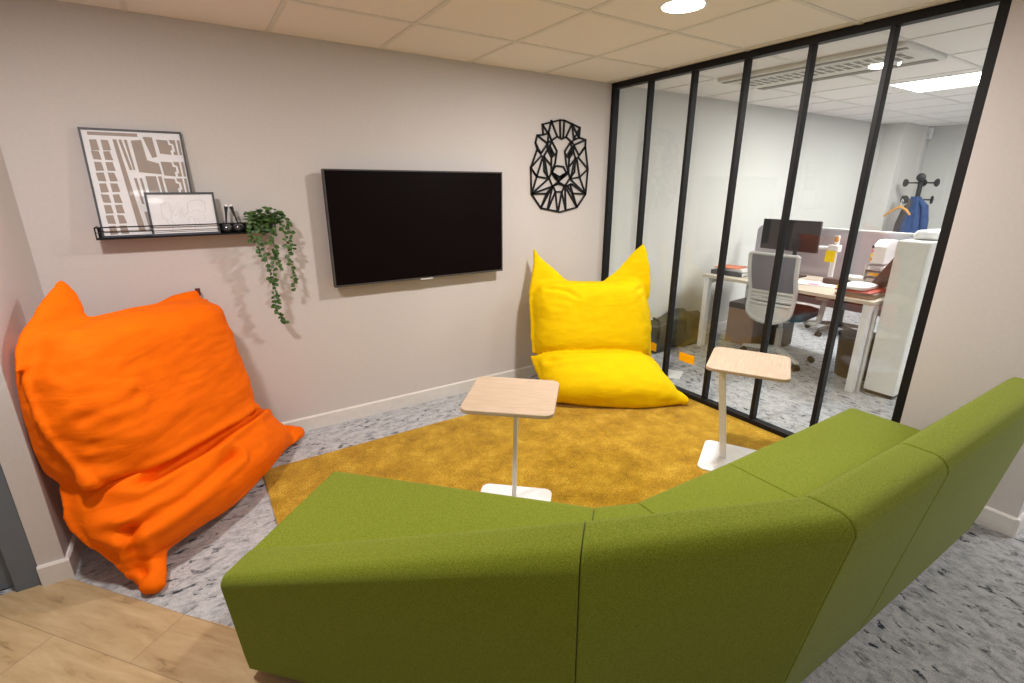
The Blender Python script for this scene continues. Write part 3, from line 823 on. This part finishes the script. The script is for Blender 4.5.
def leaf(m, p, d, up, L):
    d = Vector(d).normalized(); up = Vector(up)
    s_ = d.cross(up)
    s_ = s_.normalized() if s_.length > 1e-4 else Vector((1, 0, 0))
    n_ = s_.cross(d)
    out = [(0, 0, 0), (.18, .30, .05), (.45, .42, .08), (.75, .28, .03), (1.0, 0, -.08), (.75, -.28, .03), (.45, -.42, .08), (.18, -.30, .05)]
    V = [m.bm.verts.new(Vector(p) + d * (a * L) + s_ * (b * L) + n_ * (c * L)) for a, b, c in out]
    mid = m.bm.verts.new(Vector(p) + d * (.5 * L) - n_ * (.03 * L))
    for i in range(8): m.bm.faces.new((V[i], V[(i + 1) % 8], mid))
for vi, vpts in enumerate(vines):
    P = [np.array(v, float) for v in vpts]
    n_ = 40
    pts = [Vector(spline(P, k / n_)) for k in range(n_ + 1)]
    vm.tube(pts, 0.0014, 5)
    length = sum((b - a).length for a, b in zip(pts, pts[1:]))
    cnt = int(length / 0.0125)
    for k in range(cnt):
        t = 0.08 + 0.92 * k / cnt
        i = min(int(t * n_), n_ - 1)
        ang = rnd.uniform(0, 2 * PI)
        dirv = Vector((math.cos(ang) * .9, -abs(math.sin(ang)) * .6 + .1, rnd.uniform(-.75, .15)))
        leaf(lm, pts[i], dirv, (rnd.uniform(-.3, .3), -1, rnd.uniform(0, .8)), rnd.uniform(.02, .034) * (1.0 if t < .75 else .85))
for k in range(90):
    a = rnd.uniform(0, 2 * PI); r_ = rnd.uniform(0.01, 0.085)
    p = (r_ * math.cos(a) * 1.1, -0.02 + r_ * math.sin(a) * .6 - .02, 0.07 + rnd.uniform(-.03, .07))
    leaf(lm, p, (math.cos(a), math.sin(a) - .3, rnd.uniform(-.3, .5)), (rnd.uniform(-.4, .4), -.5, 1), rnd.uniform(.024, .038))
for v in vm.bm.verts:
    if v.co.z > 0.05: v.co.z = 0.05 + (v.co.z - 0.05) * 0.62
vm.build('vine', STEM, pl)
for v in lm.bm.verts:
    if v.co.z > 0.05: v.co.z = 0.05 + (v.co.z - 0.05) * 0.62
lf = lm.build('foliage', LEAF, pl)

# ------------------------------------------------------------------ ceiling lights
def downlight(label, x, y):
    r = thing('downlight', label, 'ceiling light', (x, y, H))
    m_ = MB(); m_.lathe([(0.098, -0.006), (0.104, -0.002), (0.104, 0.0)][::-1] + [(0.094, -0.006), (0.09, -0.003)], 40); m_.build('trim_ring', WHITE, r)
    m_ = MB(); m_.lathe([(0.088, 0.0), (0.088, -0.0055), (0.06, -0.007), (0.02, -0.008)], 40); m_.build('diffuser', LAMP, r)
    return r
downlight('round white recessed downlight glowing in the tiled ceiling above the rug', -0.985, -1.45)

def area(name, loc, power, size, col=(1, 0.92, 0.82), rot=(0, 0, 0), shape='DISK', sy=None, spread=180):
    L = bpy.data.lights.new(name, 'AREA'); L.energy = power; L.size = size; L.shape = shape; L.color = col
    if sy: L.size_y = sy
    L.spread = math.radians(spread)
    o = bpy.data.objects.new(name, L); COL.objects.link(o); o.location = loc; o.rotation_euler = rot
    return o
WARM = (1.0, 0.945, 0.895)
area('downlight_lamp', (-0.985, -1.45, H - 0.012), 33, 0.17, WARM)
area('downlight_lamp', (-3.385, -1.45, H - 0.012), 23, 0.17, WARM)
area('downlight_lamp', (-3.35, -3.75, H - 0.012), 5, 0.3, WARM)
area('downlight_lamp', (-0.985, -3.85, H - 0.012), 4, 0.17, WARM)
area('downlight_lamp', (1.4, -3.85, H - 0.012), 22, 0.17, WARM)
area('panel_and_fill_lamp', (2.12, -1.455, H - 0.02), 32, 0.56, (1, 0.985, 0.96), shape='SQUARE')
area('panel_and_fill_lamp', (3.92, -1.455, H - 0.02), 32, 0.56, (1, 0.985, 0.96), shape='SQUARE')  # extra light added to brighten the office, no panel fitted here
area('panel_and_fill_lamp', (2.12, -3.855, H - 0.02), 30, 0.56, (1, 0.985, 0.96), shape='SQUARE')  # another added office fill light, out of view and without a panel

# ------------------------------------------------------------------ office beyond the glass
pnl = thing('ceiling_panel_light', 'square glowing LED ceiling panel in the office behind the glass', 'ceiling light', (2.12, -1.455, H))
m_ = MB()
for a in ((-.298, .298, -.298, -.28), (-.298, .298, .28, .298), (-.298, -.28, -.28, .28), (.28, .298, -.28, .28)): m_.box(*a, -0.008, 0)
m_.build('frame', WHITE, pnl, smooth=False)
m_ = MB(); m_.box(-.28, .28, -.28, .28, -0.006, -0.001); m_.build('diffuser', PANEL, pnl, smooth=False)

ac = thing('air_conditioner', 'long white ceiling air conditioner cassette with two rows of slots in the office', 'air conditioner', (0.79, -1.17, H))
m_ = MB(); m_.box(-.295, .295, -.60, .60, -0.03, 0); m_.build('cover', VENTW, ac, bevel=0.012)
m_ = MB(); m_.box(-.262, -.215, -.585, .585, -0.034, -0.028); m_.build('air_flap', VENTD, ac, bevel=0.003)
m_ = MB(); m_.box(.18, .262, -.57, .57, -0.034, -0.028); m_.build('air_flap', VENTD, ac, bevel=0.003)
m_ = MB(); m_.box(-.16, .06, -.54, .54, -0.033, -0.028); m_.build('grille', VENTW, ac, bevel=0.002)
m_ = MB()
for i in range(19):
    y = -0.5 + i * 1.0 / 18
    for x in (-.10, .01): m_.box(x - .042, x + .042, y - .017, y + .017, -0.0345, -0.032)
m_.build('slots', VENTD, ac, smooth=False)

# desk
dk = thing('desk', 'white legged office desk with a pale oak top behind the glass', 'desk', (1.52, -0.93, 0))
m_ = MB(); m_.prism(rrect(.40, .735, .012, 3), 0.70, 0.727); m_.build('desk_top', DESKTOP, dk, bevel=0.002)
for sx, sy in ((-1, 1), (1, 1), (-1, -1), (1, -1)):
    x, y = sx * .36, sy * .69
    m_ = MB(); m_.box(x - .03, x + .03, y - .025, y + .025, 0, 0.699); m_.build('leg', WHITE, dk, bevel=0.003)
m_ = MB(); m_.box(-.33, .33, .665, .715, .64, .699); m_.box(-.33, .33, -.715, -.665, .64, .699); m_.box(.33, .37, -.66, .66, .64, .699); m_.build('crossbar', WHITE, dk, bevel=0.003)
m_ = MB(); m_.box(.22, .32, -.5, .5, .56, .64); m_.build('cable_tray', DARKBROWN, dk)

# desk divider screen
ds = thing('desk_screen', 'lilac grey fabric divider screen standing along the back of the desk', 'desk screen', (1.965, -0.98, 0))
m_ = MB(); m_.prism([(-.92, .45), (.79, .45), (.79, 1.10)] + [(.79 - .06 + .06 * math.cos(a), 1.10 + .06 * math.sin(a)) for a in [PI / 8 * k for k in range(1, 4)]] + [(.73, 1.16), (-.92, 1.16)], -0.018, 0.018, 'x'); m_.build('fabric_panel', LILAC, ds, bevel=0.006)
m_ = MB(); m_.box(-.021, .021, -.92, .74, 1.155, 1.172); m_.build('top_trim', SILVER, ds, bevel=0.003)
for y in (-.6, .6):
    m_ = MB(); m_.box(-.02, .02, y - .03, y + .03, 0, .45); m_.build('support', WHITE, ds)

# monitor on arm
mo = thing('monitor', 'black flat computer monitor on the desk in front of the divider screen', 'monitor', (1.60, -0.71, 0.7275))
m_ = MB(); m_.box(0.0, 0.03, -.262, .262, .245, .52); m_.build('housing', BLACKP, mo, bevel=0.004)
m_ = MB(); m_.box(-.002, 0.0, -.256, .256, .258, .514); m_.build('screen', SCREEN_M, mo, smooth=False)
m_ = MB(); m_.box(.03, .07, -.06, .06, .32, .44); m_.tube([(.05, 0, .38), (.13, 0, .36), (.15, -.0, .30), (.15, 0, .012)], .018, 10); m_.build('neck', BLACKP, mo)
m_ = MB(); m_.prism(rrect(.09, .12, .02, cx=.13), 0, .012); m_.build('stand_base', BLACKP, mo, bevel=.002)

ma_ = thing('monitor_mount', 'white monitor arm post on the desk with a yellow note stuck on', 'monitor arm', (1.74, -1.06, 0.7275))
m_ = MB(); m_.prism(rrect(.05, .05, .012), 0, .02); m_.build('clamp', WHITE, ma_, bevel=.002)
m_ = MB(); m_.tube([(0, 0, .02), (0, 0, .40)], .02, 16); m_.build('post', WHITE, ma_)
m_ = MB(); m_.box(-.035, .035, -.035, .05, .26, .32); m_.tube([(0, .03, .29), (-.03, .12, .29), (-.06, .2, .30)], .015); m_.build('bracket', WHITE, ma_, bevel=.006)
m_ = MB(); m_.lathe([(.018, .35), (.019, .36), (.019, .38), (.01, .40)], 14, (-.008, 0, -.0)); m_.build('cap', WOODO, ma_)
tag(MB().box(-.0015, .0015, -.04, .04, 0, .10).build('sticky_note', YNOTE, smooth=False), 'yellow sticky note hanging on the white monitor arm', 'note').location = (1.70, -1.045, 0.90)

# office chairs
def office_chair(label, loc, rz, frame, back, seatm, basem, group):
    r = thing('office_chair', label, 'office chair', (loc[0], loc[1], 0), rz, group)
    for k in range(5):
        a = 2 * PI * k / 5 + 0.35
        ca, sa = math.cos(a), math.sin(a)
        Mx = Matrix.Rotation(a, 4, 'Z')
        m_ = MB()
        m_.loft([[Mx @ Vector((x, sy * w_, z)) for sy, z in ((-1, z0), (1, z0), (1, z1), (-1, z1))] for x, w_, z0, z1 in ((.03, .028, .085, .13), (.16, .024, .075, .11), (.31, .018, .062, .082))])
        lg = m_.build('leg', basem, r, bevel=.004)
        c_ = Mx @ Vector((.30, 0, 0))
        m_ = MB()
        for s_ in (-1, 1):
            ax = Mx @ Vector((0, s_, 0))
            o_ = c_ + Vector((0, 0, .026))
            m_.tube([o_ + ax * .007, o_ + ax * .023], .026, 14)
        m_.tube([c_ + Vector((0, 0, .03)), c_ + Vector((0, 0, .065))], .008, 8)
        m_.build('caster', BLACKP, lg)
    m_ = MB(); m_.lathe([(.034, .08), (.034, .13), (.026, .14), (.026, .30), (.016, .31), (.016, .42)], 18); m_.build('column', basem, r)
    m_ = MB()
    rings = []
    for z, sc in ((.42, .86), (.435, .97), (.465, 1.0), (.49, .97), (.50, .86)):
        rings.append([(x * sc + .02, y * sc, z + .012 * math.cos(y * 6)) for x, y in rrect(.235, .235, .09)])
    m_.loft(rings); m_.build('seat', seatm, r)
    m_ = MB(); m_.box(-.12, .16, -.1, .1, .385, .425); m_.build('mechanism', basem, r, bevel=.01)
    # back: curved frame, mesh panel, lumbar bar
    def bk(y, z): return -.255 - .09 * max(0, (z - .50)) + .05 * math.exp(-((z - .66) / .12) ** 2) * 1 + .25 * y * y - .02
    m_ = MB()
    out = []
    for t in range(33):
        f_ = t / 32
        if f_ < .38: y, z = -.225 + .012 * (f_ / .38), 1.0 - (1.0 - .52) * (f_ / .38)
        elif f_ > .62: y, z = .213 + .012 * ((f_ - .62) / .38), .52 + (1.0 - .52) * ((f_ - .62) / .38)
        else:
            a = PI * (f_ - .38) / .24
            y, z = -.213 * math.cos(a), .52 - .10 * math.sin(a)
        out.append((bk(y, z), y, z))
    m_.tube(out, [.021] * 33, 8)
    m_.tube([(bk(y, 1.0), y, 1.0) for y in np.linspace(-.225, .225, 9)], .012, 8)
    # solid lower shell
    ny, nz_ = 12, 6
    for sgn in (0,):
        G = [[(bk(y * (1 - .18 * (1 - z_)), .425 + .10 * z_), y * (1 - .25 * (1 - z_)), .425 + .13 * z_) for y in np.linspace(-.205, .205, ny)] for z_ in np.linspace(0, 1, nz_)]
        for off in (0.0,):
            A = [[m_.bm.verts.new((p[0] - .008, p[1], p[2])) for p in rw] for rw in G]
            B = [[m_.bm.verts.new((p[0] + .008, p[1], p[2])) for p in rw] for rw in G]
            for i in range(nz_ - 1):
                for j in range(ny - 1):
                    m_.bm.faces.new((A[i][j], A[i + 1][j], A[i + 1][j + 1], A[i][j + 1]))
                    m_.bm.faces.new((B[i][j], B[i][j + 1], B[i + 1][j + 1], B[i + 1][j]))
            ring = [(0, j) for j in range(ny - 1)] + [(i, ny - 1) for i in range(nz_ - 1)] + [(nz_ - 1, j) for j in range(ny - 1, 0, -1)] + [(i, 0) for i in range(nz_ - 1, 0, -1)]
            for (a, b), (c, d_) in zip(ring, ring[1:] + ring[:1]): m_.bm.faces.new((A[a][b], A[c][d_], B[c][d_], B[a][b]))
    m_.tube([(-.05, 0, .40), (-.2, 0, .40), (-.27, 0, .44), (-.275, 0, .5)], .022, 10)
    bf = m_.build('backrest', frame, r)
    bf.scale = (1, 0.86, 1)
    bf.location = (-.05, 0, 0)
    m_ = MB()
    ys, zs = np.linspace(-.212, .212, 11), np.linspace(.66, .995, 9)
    for (z0, z1, mm) in ((.68, .995, back), ):
        zs = np.linspace(z0, z1, 9)
        A = [[m_.bm.verts.new((bk(y, z) + .003, y, z)) for y in ys] for z in zs]
        B = [[m_.bm.verts.new((bk(y, z) - .003, y, z)) for y in ys] for z in zs]
        for i in range(8):
            for j in range(10):
                m_.bm.faces.new((A[i][j], A[i][j + 1], A[i + 1][j + 1], A[i + 1][j])); m_.bm.faces.new((B[i][j], B[i + 1][j], B[i + 1][j + 1], B[i][j + 1]))
    m_.build('mesh_panel', back, bf)
    m_ = MB()
    for z in (.57, .605, .64, .672): m_.tube([(bk(y, z), y, z) for y in np.linspace(-.212, .212, 9)], .0155, 8)
    m_.build('lumbar_band', frame, bf)
    for s_ in (-1, 1):
        m_ = MB(); m_.tube([(-.02, s_ * .2, .41), (-.02, s_ * .285, .41), (.0, s_ * .30, .43), (.06, s_ * .30, .625)], [.02, .022, .022, .02], 10)
        am = m_.build('armrest', frame, r)
        m_ = MB(); m_.prism(rrect(.125, .045, .03, cx=.06, cy=s_ * .30), .625, .65); m_.build('arm_pad', basem if basem is not WHITE else SILVER, am, bevel=.006)
    return r
office_chair('white framed office chair with a grey mesh back and teal seat at the desk', (1.375, -0.89), 0.10, SILVER, MESHG, TEAL, SILVER, 'office chairs')
office_chair('dark office chair half hidden beyond the desk, its star base showing', (2.78, -0.78), 2.6, CHARC, CHARC, CHARC, DARKBROWN, 'office chairs')

# cabinet
cb = thing('cabinet', 'tall narrow white cabinet at the right end of the desk', 'cabinet', (1.58, -1.785, 0))
m_ = MB(); m_.box(-.35, .35, -.10, .10, .03, 1.17); m_.build('body', WHITEL, cb, bevel=.003)
m_ = MB(); m_.box(-.34, .34, -.09, .09, 0, .03); m_.build('plinth', DARKBROWN, cb)
m_ = MB(); m_.box(-.362, -.351, -.098, .098, .034, 1.166); dr = m_.build('front_panel', WHITEL, cb, bevel=.002)
m_ = MB(); m_.box(-.367, -.361, -.090, -.084, .80, 1.13); m_.build('handle', SILVER, dr, bevel=.002)
sd = MB().box(-.012, .012, -.045, .045, 0, .69).build('desk_end_panel', WHITEL, dk, smooth=False)
sd.location = (-.30, -.69, 0)

# floor things in the office
def soft(name, m, label, cat, dims, loc, rz, seed, rough=.25):
    bm = bmesh.new()
    bmesh.ops.create_cube(bm, size=1)
    bmesh.ops.subdivide_edges(bm, edges=bm.edges[:], cuts=9, use_grid_fill=True)
    for v in bm.verts:
        p = v.co.copy()
        s_ = Vector([math.copysign(abs(c * 2) ** 1.0, c) for c in p])
        l4 = (abs(s_.x) ** 5 + abs(s_.y) ** 5 + abs(s_.z) ** 5) ** (1 / 5)
        s_ = s_ / max(l4, 1e-6) * max(abs(s_.x), abs(s_.y), abs(s_.z))
        q = Vector((s_.x * dims[0] / 2, s_.y * dims[1] / 2, s_.z * dims[2] / 2))
        nz_ = noise.fractal(Vector((q.x * 5 + seed, q.y * 5, q.z * 9)), .8, 2, 3)
        q *= 1 + rough * nz_ * .35
        sag = 1 - .22 * (1 - (2 * q.x / dims[0]) ** 2 * .0) * max(0, s_.z) * (.5 + .5 * math.sin(q.x * 7 + seed))
        q.z = max((q.z * (sag if q.z > 0 else 1)) + dims[2] / 2, 0.002)
        v.co = q
    me = bpy.data.meshes.new(name); bm.to_mesh(me); bm.free(); me.materials.append(m)
    for p in me.polygons: p.use_smooth = True
    o = bpy.data.objects.new(name, me); COL.objects.link(o); o.location = loc; o.rotation_euler = (0, 0, rz)
    return tag(o, label, cat)
hb_ = thing('holdall', 'dark slumped holdall bag on the office floor against the wall', 'bag', (0.78, -0.105, 0))
b1 = soft('bag_body', BAGM, None, None, (.95, .165, .35), (-.0, 0, 0), 0.0, 3.1, .75); b1.parent = hb_
for kx in (-.2, .18):
    m_ = MB(); m_.tube([(kx, -.082, .10), (kx, -.092, .22), (kx + .02, -.06, .32), (kx + .02, .02, .33)], .012, 8); m_.build('strap', BAGM, hb_)

bx = thing('cardboard_box', 'brown cardboard box under the left end of the desk', 'box', (1.68, -0.40, 0), 0.05)
m_ = MB(); m_.box(-.16, .16, -.14, .14, 0, .36); m_.build('carton', CARD, bx, bevel=.003)
m_ = MB(); m_.box(-.162, .162, -.142, .142, .362, .42); m_.build('lid', DARKBROWN, bx, bevel=.003)
pc = thing('computer_tower', 'dark computer tower under the desk beside the cardboard box', 'computer', (1.825, -0.64, 0))
m_ = MB(); m_.box(-.115, .115, -.09, .09, .01, .42); m_.build('case', BLACKP, pc, bevel=.004)
m_ = MB(); m_.box(-.122, -.115, -.085, .085, .02, .41); m_.build('front_grille', DARKBROWN, pc, bevel=.002)

bn = thing('waste_bin', 'dark brown waste bin under the right end of the desk', 'bin', (1.56, -1.47, 0))
m_ = MB(); m_.lathe([(.135, 0), (.138, .005), (.155, .33), (.16, .34), (.162, .352), (.152, .352), (.147, .34), (.13, .012), (.02, .01)], 28); m_.build('bin_body', DARKBROWN, bn)
m_ = MB(); m_.lathe([(.150, .335), (.166, .34), (.166, .36), (.150, .36)], 28); m_.build('rim', BLACKP, bn)

def sheet(name, label, cat, m, dims, loc, rz=0, group=None, bev=.0):
    o = MB().box(-dims[0]/2, dims[0]/2, -dims[1]/2, dims[1]/2, 0, dims[2]).build(name, m, bevel=bev)
    o.location = loc; o.rotation_euler = (0, 0, rz)
    return tag(o, label, cat, group)
sheet('paper_sheet', 'white sheet of paper lying on the office carpet by the glass', 'paper', SHEET, (.21, .297, .0012), (.24, -.56, .001), .5)
ZD = 0.7275
def binder(label, loc, rz, mcol, dims=(.29, .32, .045)):
    r = thing('ring_binder', label, 'binder', loc, rz, 'binders on the desk')
    a, b, c = dims
    m_ = MB(); m_.box(-a/2, a/2, -b/2, b/2, 0, .003); m_.box(-a/2, a/2, -b/2, b/2, c - .003, c); m_.box(-a/2, -a/2 + .003, -b/2, b/2, .003, c - .003); m_.build('cover', mcol, r)
    m_ = MB(); m_.box(-a/2 + .012, a/2 - .008, -b/2 + .008, b/2 - .008, .004, c - .004); m_.build('pages', SHEET, r)
    return r
binder('dark grey binder lying at the bottom of the pile on the desk\'s left end', (1.36, -.36, ZD), .1, FRAMEM, (.27, .31, .04))
sheet('document_stack', 'sheaf of white papers on the binder at the desk\'s left end', 'papers', SHEET, (.21, .29, .022), (1.38, -.38, ZD + .0405), -.1)
sheet('folder', 'orange red folder on top of the pile at the desk\'s left end', 'folder', mat('orange_red_card', (.75, .22, .10), .6), (.20, .24, .008), (1.35, -.33, ZD + .063), .25)
tl = thing('desk_phone', 'small dark speaker standing behind the papers on the desk', 'speaker', (1.76, -.36, ZD))
m_ = MB(); m_.lathe([(.035, 0), (.045, .01), (.048, .05), (.04, .10), (.02, .115)], 20); m_.build('shell', BLACKP, tl)
tl.name = 'desk_speaker'
sheet('paper_sheet', 'loose white printed sheets on the desk in front of the monitor arm', 'paper', SHEET, (.24, .36, .006), (1.50, -1.03, ZD), .25)
sheet('sticky_note', 'pink sticky note on the loose white sheets', 'note', PINK, (.07, .08, .0015), (1.44, -1.08, ZD + .0065), .3)
sheet('note_block', 'small yellow block of notes on the desk right of the white sheets', 'note block', YNOTE, (.07, .07, .03), (1.50, -1.28, ZD), .2, bev=.001)
o = soft('pencil_case', DARKBROWN, 'dark brown pouch on the desk behind the yellow notes', 'pouch', (.10, .20, .06), (1.62, -1.17, ZD), .2, 1.0, .15)
o = soft('glove_pair', RED, 'small dark red cloth lying on the desk under the monitor', 'cloth', (.12, .20, .035), (1.50, -.80, ZD), .1, 2.0, .2); o.name = 'red_cloth'
o = soft('tissue', SHEET, 'crumpled white tissue on the desk behind the dark pouch', 'tissue', (.10, .14, .07), (1.80, -1.22, ZD), .4, 5.0, .4)
z = ZD
for nm, lab, mc, th, dx, rz_ in (('folder', 'brown cardboard folder at the bottom of the pile on the desk\'s right end', CARD, .022, 0, .05),
                            ('folder', 'grey brown folder in the middle of the pile on the desk\'s right end', mat('grey_brown_card', (.25, .19, .16), .7), .016, .01, .12),
                            ('folder', 'dark red folder near the top of the pile on the desk\'s right end', RED, .010, .0, .0),):
    sheet(nm, lab, 'folder', mc, (.32, .25, th), (1.33 + dx, -1.49, z), rz_, 'folders on the desk', .001); z += th + .0008
o = soft('document_stack', SHEET, 'loose white papers heaped on the red folder at the desk\'s right end', 'papers', (.29, .19, .035), (1.33, -1.465, z + .0005), 0, 4.0, .25)
bi = binder('dark binder leaning on the papers beside the cabinet', (1.62, -1.55, ZD + .03), 0, DARKBROWN, (.24, .30, .05))
bi.rotation_euler = (math.radians(-62), 0, 0); bi.location = (1.562, -1.596, ZD + .165)

lt_ = thing('letter_tray', 'stack of white letter trays full of papers against the desk screen', 'letter tray', (1.80, -1.47, ZD))
for k in range(4):
    z0 = .05 * k
    m_ = MB(); m_.box(-.12, .12, -.13, .13, z0, z0 + .004); m_.box(-.12, .12, -.13, -.126, z0 + .004, z0 + .046); m_.box(-.12, .12, .126, .13, z0 + .004, z0 + .046); m_.box(.116, .12, -.126, .126, z0 + .004, z0 + .046)
    m_.build('tray', WHITE, lt_)
    m_ = MB(); m_.box(-.105, .10, -.11, .11, z0 + .005, z0 + .03); m_.build('papers', SHEET, lt_)
    m_ = MB(); m_.box(-.1235, -.1205, .02, .09, z0 + .008, z0 + .028); m_.build('label_strip', [PINK, LILAC, STICK, LILAC][k], lt_)
mg = thing('magazine_file', 'white file box with coloured index tabs standing on the letter trays', 'file box', (1.81, -1.41, ZD + .2015))
m_ = MB(); m_.prism([(-.10, 0), (.10, 0), (.10, .185), (-.02, .185), (-.10, .14)], -.04, .055, 'y'); m_.build('file', WHITE, mg, bevel=.002)
for k, mc in enumerate((STICK, YNOTE, PINK, FRAMEM)):
    m_ = MB(); m_.box(-.103, -.1005, .045, .062, .02 + .034 * k, .045 + .034 * k); m_.build('index_tab', mc, mg)
o = soft('cloth_bundle', SHEET, 'rumpled white cloth lying on top of the tall white cabinet', 'cloth', (.45, .16, .07), (1.62, -1.79, 1.171), .0, 7.0, .5)

# coat stand with jacket and hanger
cs = thing('coat_stand', 'black coat stand with disc-ended pegs in the far office corner', 'coat stand', (4.88, -0.50, 0))
m_ = MB(); m_.lathe([(.19, 0), (.19, .012), (.05, .03), (.02, .04)], 28); m_.build('base', BLACKP, cs)
m_ = MB(); m_.tube([(0, 0, .03), (0, 0, 1.66)], .026, 14); m_.build('pole', BLACKP, cs)
DISC = BLACKP
def peg(a, z, L, r):
    d_ = Vector((math.cos(a), math.sin(a), 0))
    m_ = MB(); m_.tube([Vector((0, 0, z)), Vector((0, 0, z)) + d_ * L], .009, 8)
    e = Vector((0, 0, z)) + d_ * L
    m_.tube([e - d_ * .012, e + d_ * .004, e + d_ * .014], [r * .85, r, r * .7], 18)
    m_.build('peg', DISC, cs)
for a in (1.35, -1.75, 3.35, .1): peg(a, 1.585 if abs(a) < 2 else 1.65, .18 if a in (1.35, -1.75) else .07, .05)
for a in (1.75, -1.35, 2.6): peg(a, 1.38, .15, .052)
jk = thing('jacket', 'blue jacket hanging from the black coat stand', 'jacket', (4.72, -0.56, 0.70))
m_ = MB()
rings = []
for t in np.linspace(0, 1, 16):
    zz = .72 * t
    wx, wy = .045 + .045 * (1 - t), .05 + .105 * (1 - t) ** .8
    ring = []
    for k in range(40):
        a = 2 * PI * k / 40
        rp = 1 + .16 * (1 - t * .6) * math.sin(5 * a + 2.2 * t) + .06 * math.sin(9 * a)
        ring.append((wx * rp * math.cos(a), wy * rp * math.sin(a) + .02 * t, zz))
    rings.append(ring)
m_.loft(rings); m_.build('body', NAVY, jk)
m_ = MB(); m_.tube([(0, -.03, .67), (.0, -.09, .60), (.01, -.12, .42), (.01, -.13, .2), (.0, -.135, .1)], [.03, .042, .045, .042, .04], 14); m_.build('sleeve', NAVY, jk)
m_ = MB(); m_.tube([(-.03, .04, .67), (-.03, .09, .55), (-.02, .13, .38), (-.01, .14, .2)], [.03, .042, .042, .04], 14); m_.build('sleeve', CHARC, jk)
hg = thing('coat_hanger', 'orange wooden coat hanger hooked on the coat stand', 'hanger', (4.60, -0.44, 1.30))
m_ = MB(); m_.tube([(0, .16, -.13), (0, .09, -.06), (0, 0, .0), (0, -.07, -.04), (0, -.12, -.10)], [.012, .015, .018, .015, .012], 10); m_.build('bar', WOODO, hg)
m_ = MB(); m_.tube([(0, 0, .015), (0, 0, .06), (.02, -.0, .085), (.05, 0, .075), (.055, 0, .05)], .004, 8); m_.build('hook', SILVER, hg)
ws = thing('wall_sensor', 'small white sensor box high on the far office wall', 'sensor', (5.60, -0.20, 2.15))
m_ = MB(); m_.box(-.05, .018, -.06, .06, 0, .15); m_.build('case', WHITE, ws, bevel=.012)
m_ = MB(); m_.box(-.055, -.049, -.04, .04, .03, .08); m_.build('lens', SILVER, ws, bevel=.002)

# ------------------------------------------------------------------ world, camera
wd = bpy.data.worlds.new('world'); S.world = wd; wd.use_nodes = True
bg = wd.node_tree.nodes['Background']
bg.inputs['Color'].default_value = (1.0, 0.965, 0.94, 1); bg.inputs['Strength'].default_value = 0.31

cam = bpy.data.cameras.new('camera'); co = bpy.data.objects.new('camera', cam); COL.objects.link(co)
cam.sensor_width = 36; cam.lens = 488.62 / 1024 * 36; cam.clip_start = 0.02
yaw, pitch, roll = 0.57221, -0.30653, 0.000615
fw = Vector((math.sin(yaw) * math.cos(pitch), math.cos(yaw) * math.cos(pitch), math.sin(pitch)))
rt = Vector((math.cos(yaw), -math.sin(yaw), 0)); up = rt.cross(fw)
r2 = rt * math.cos(roll) + up * math.sin(roll); u2 = -rt * math.sin(roll) + up * math.cos(roll)
co.matrix_world = Matrix(((r2.x, u2.x, -fw.x, -3.00455), (r2.y, u2.y, -fw.y, -3.17115), (r2.z, u2.z, -fw.z, 1.53293), (0, 0, 0, 1)))
S.camera = co
S.view_settings.view_transform = 'Standard'
S.view_settings.look = 'None'
S.view_settings.gamma = 1
S.view_settings.use_curve_mapping = False
S.view_settings.exposure = 0.34
S.cycles.use_denoising = True
S.cycles.max_bounces = 10
S.cycles.transparent_max_bounces = 16
S.cycles.sample_clamp_indirect = 6
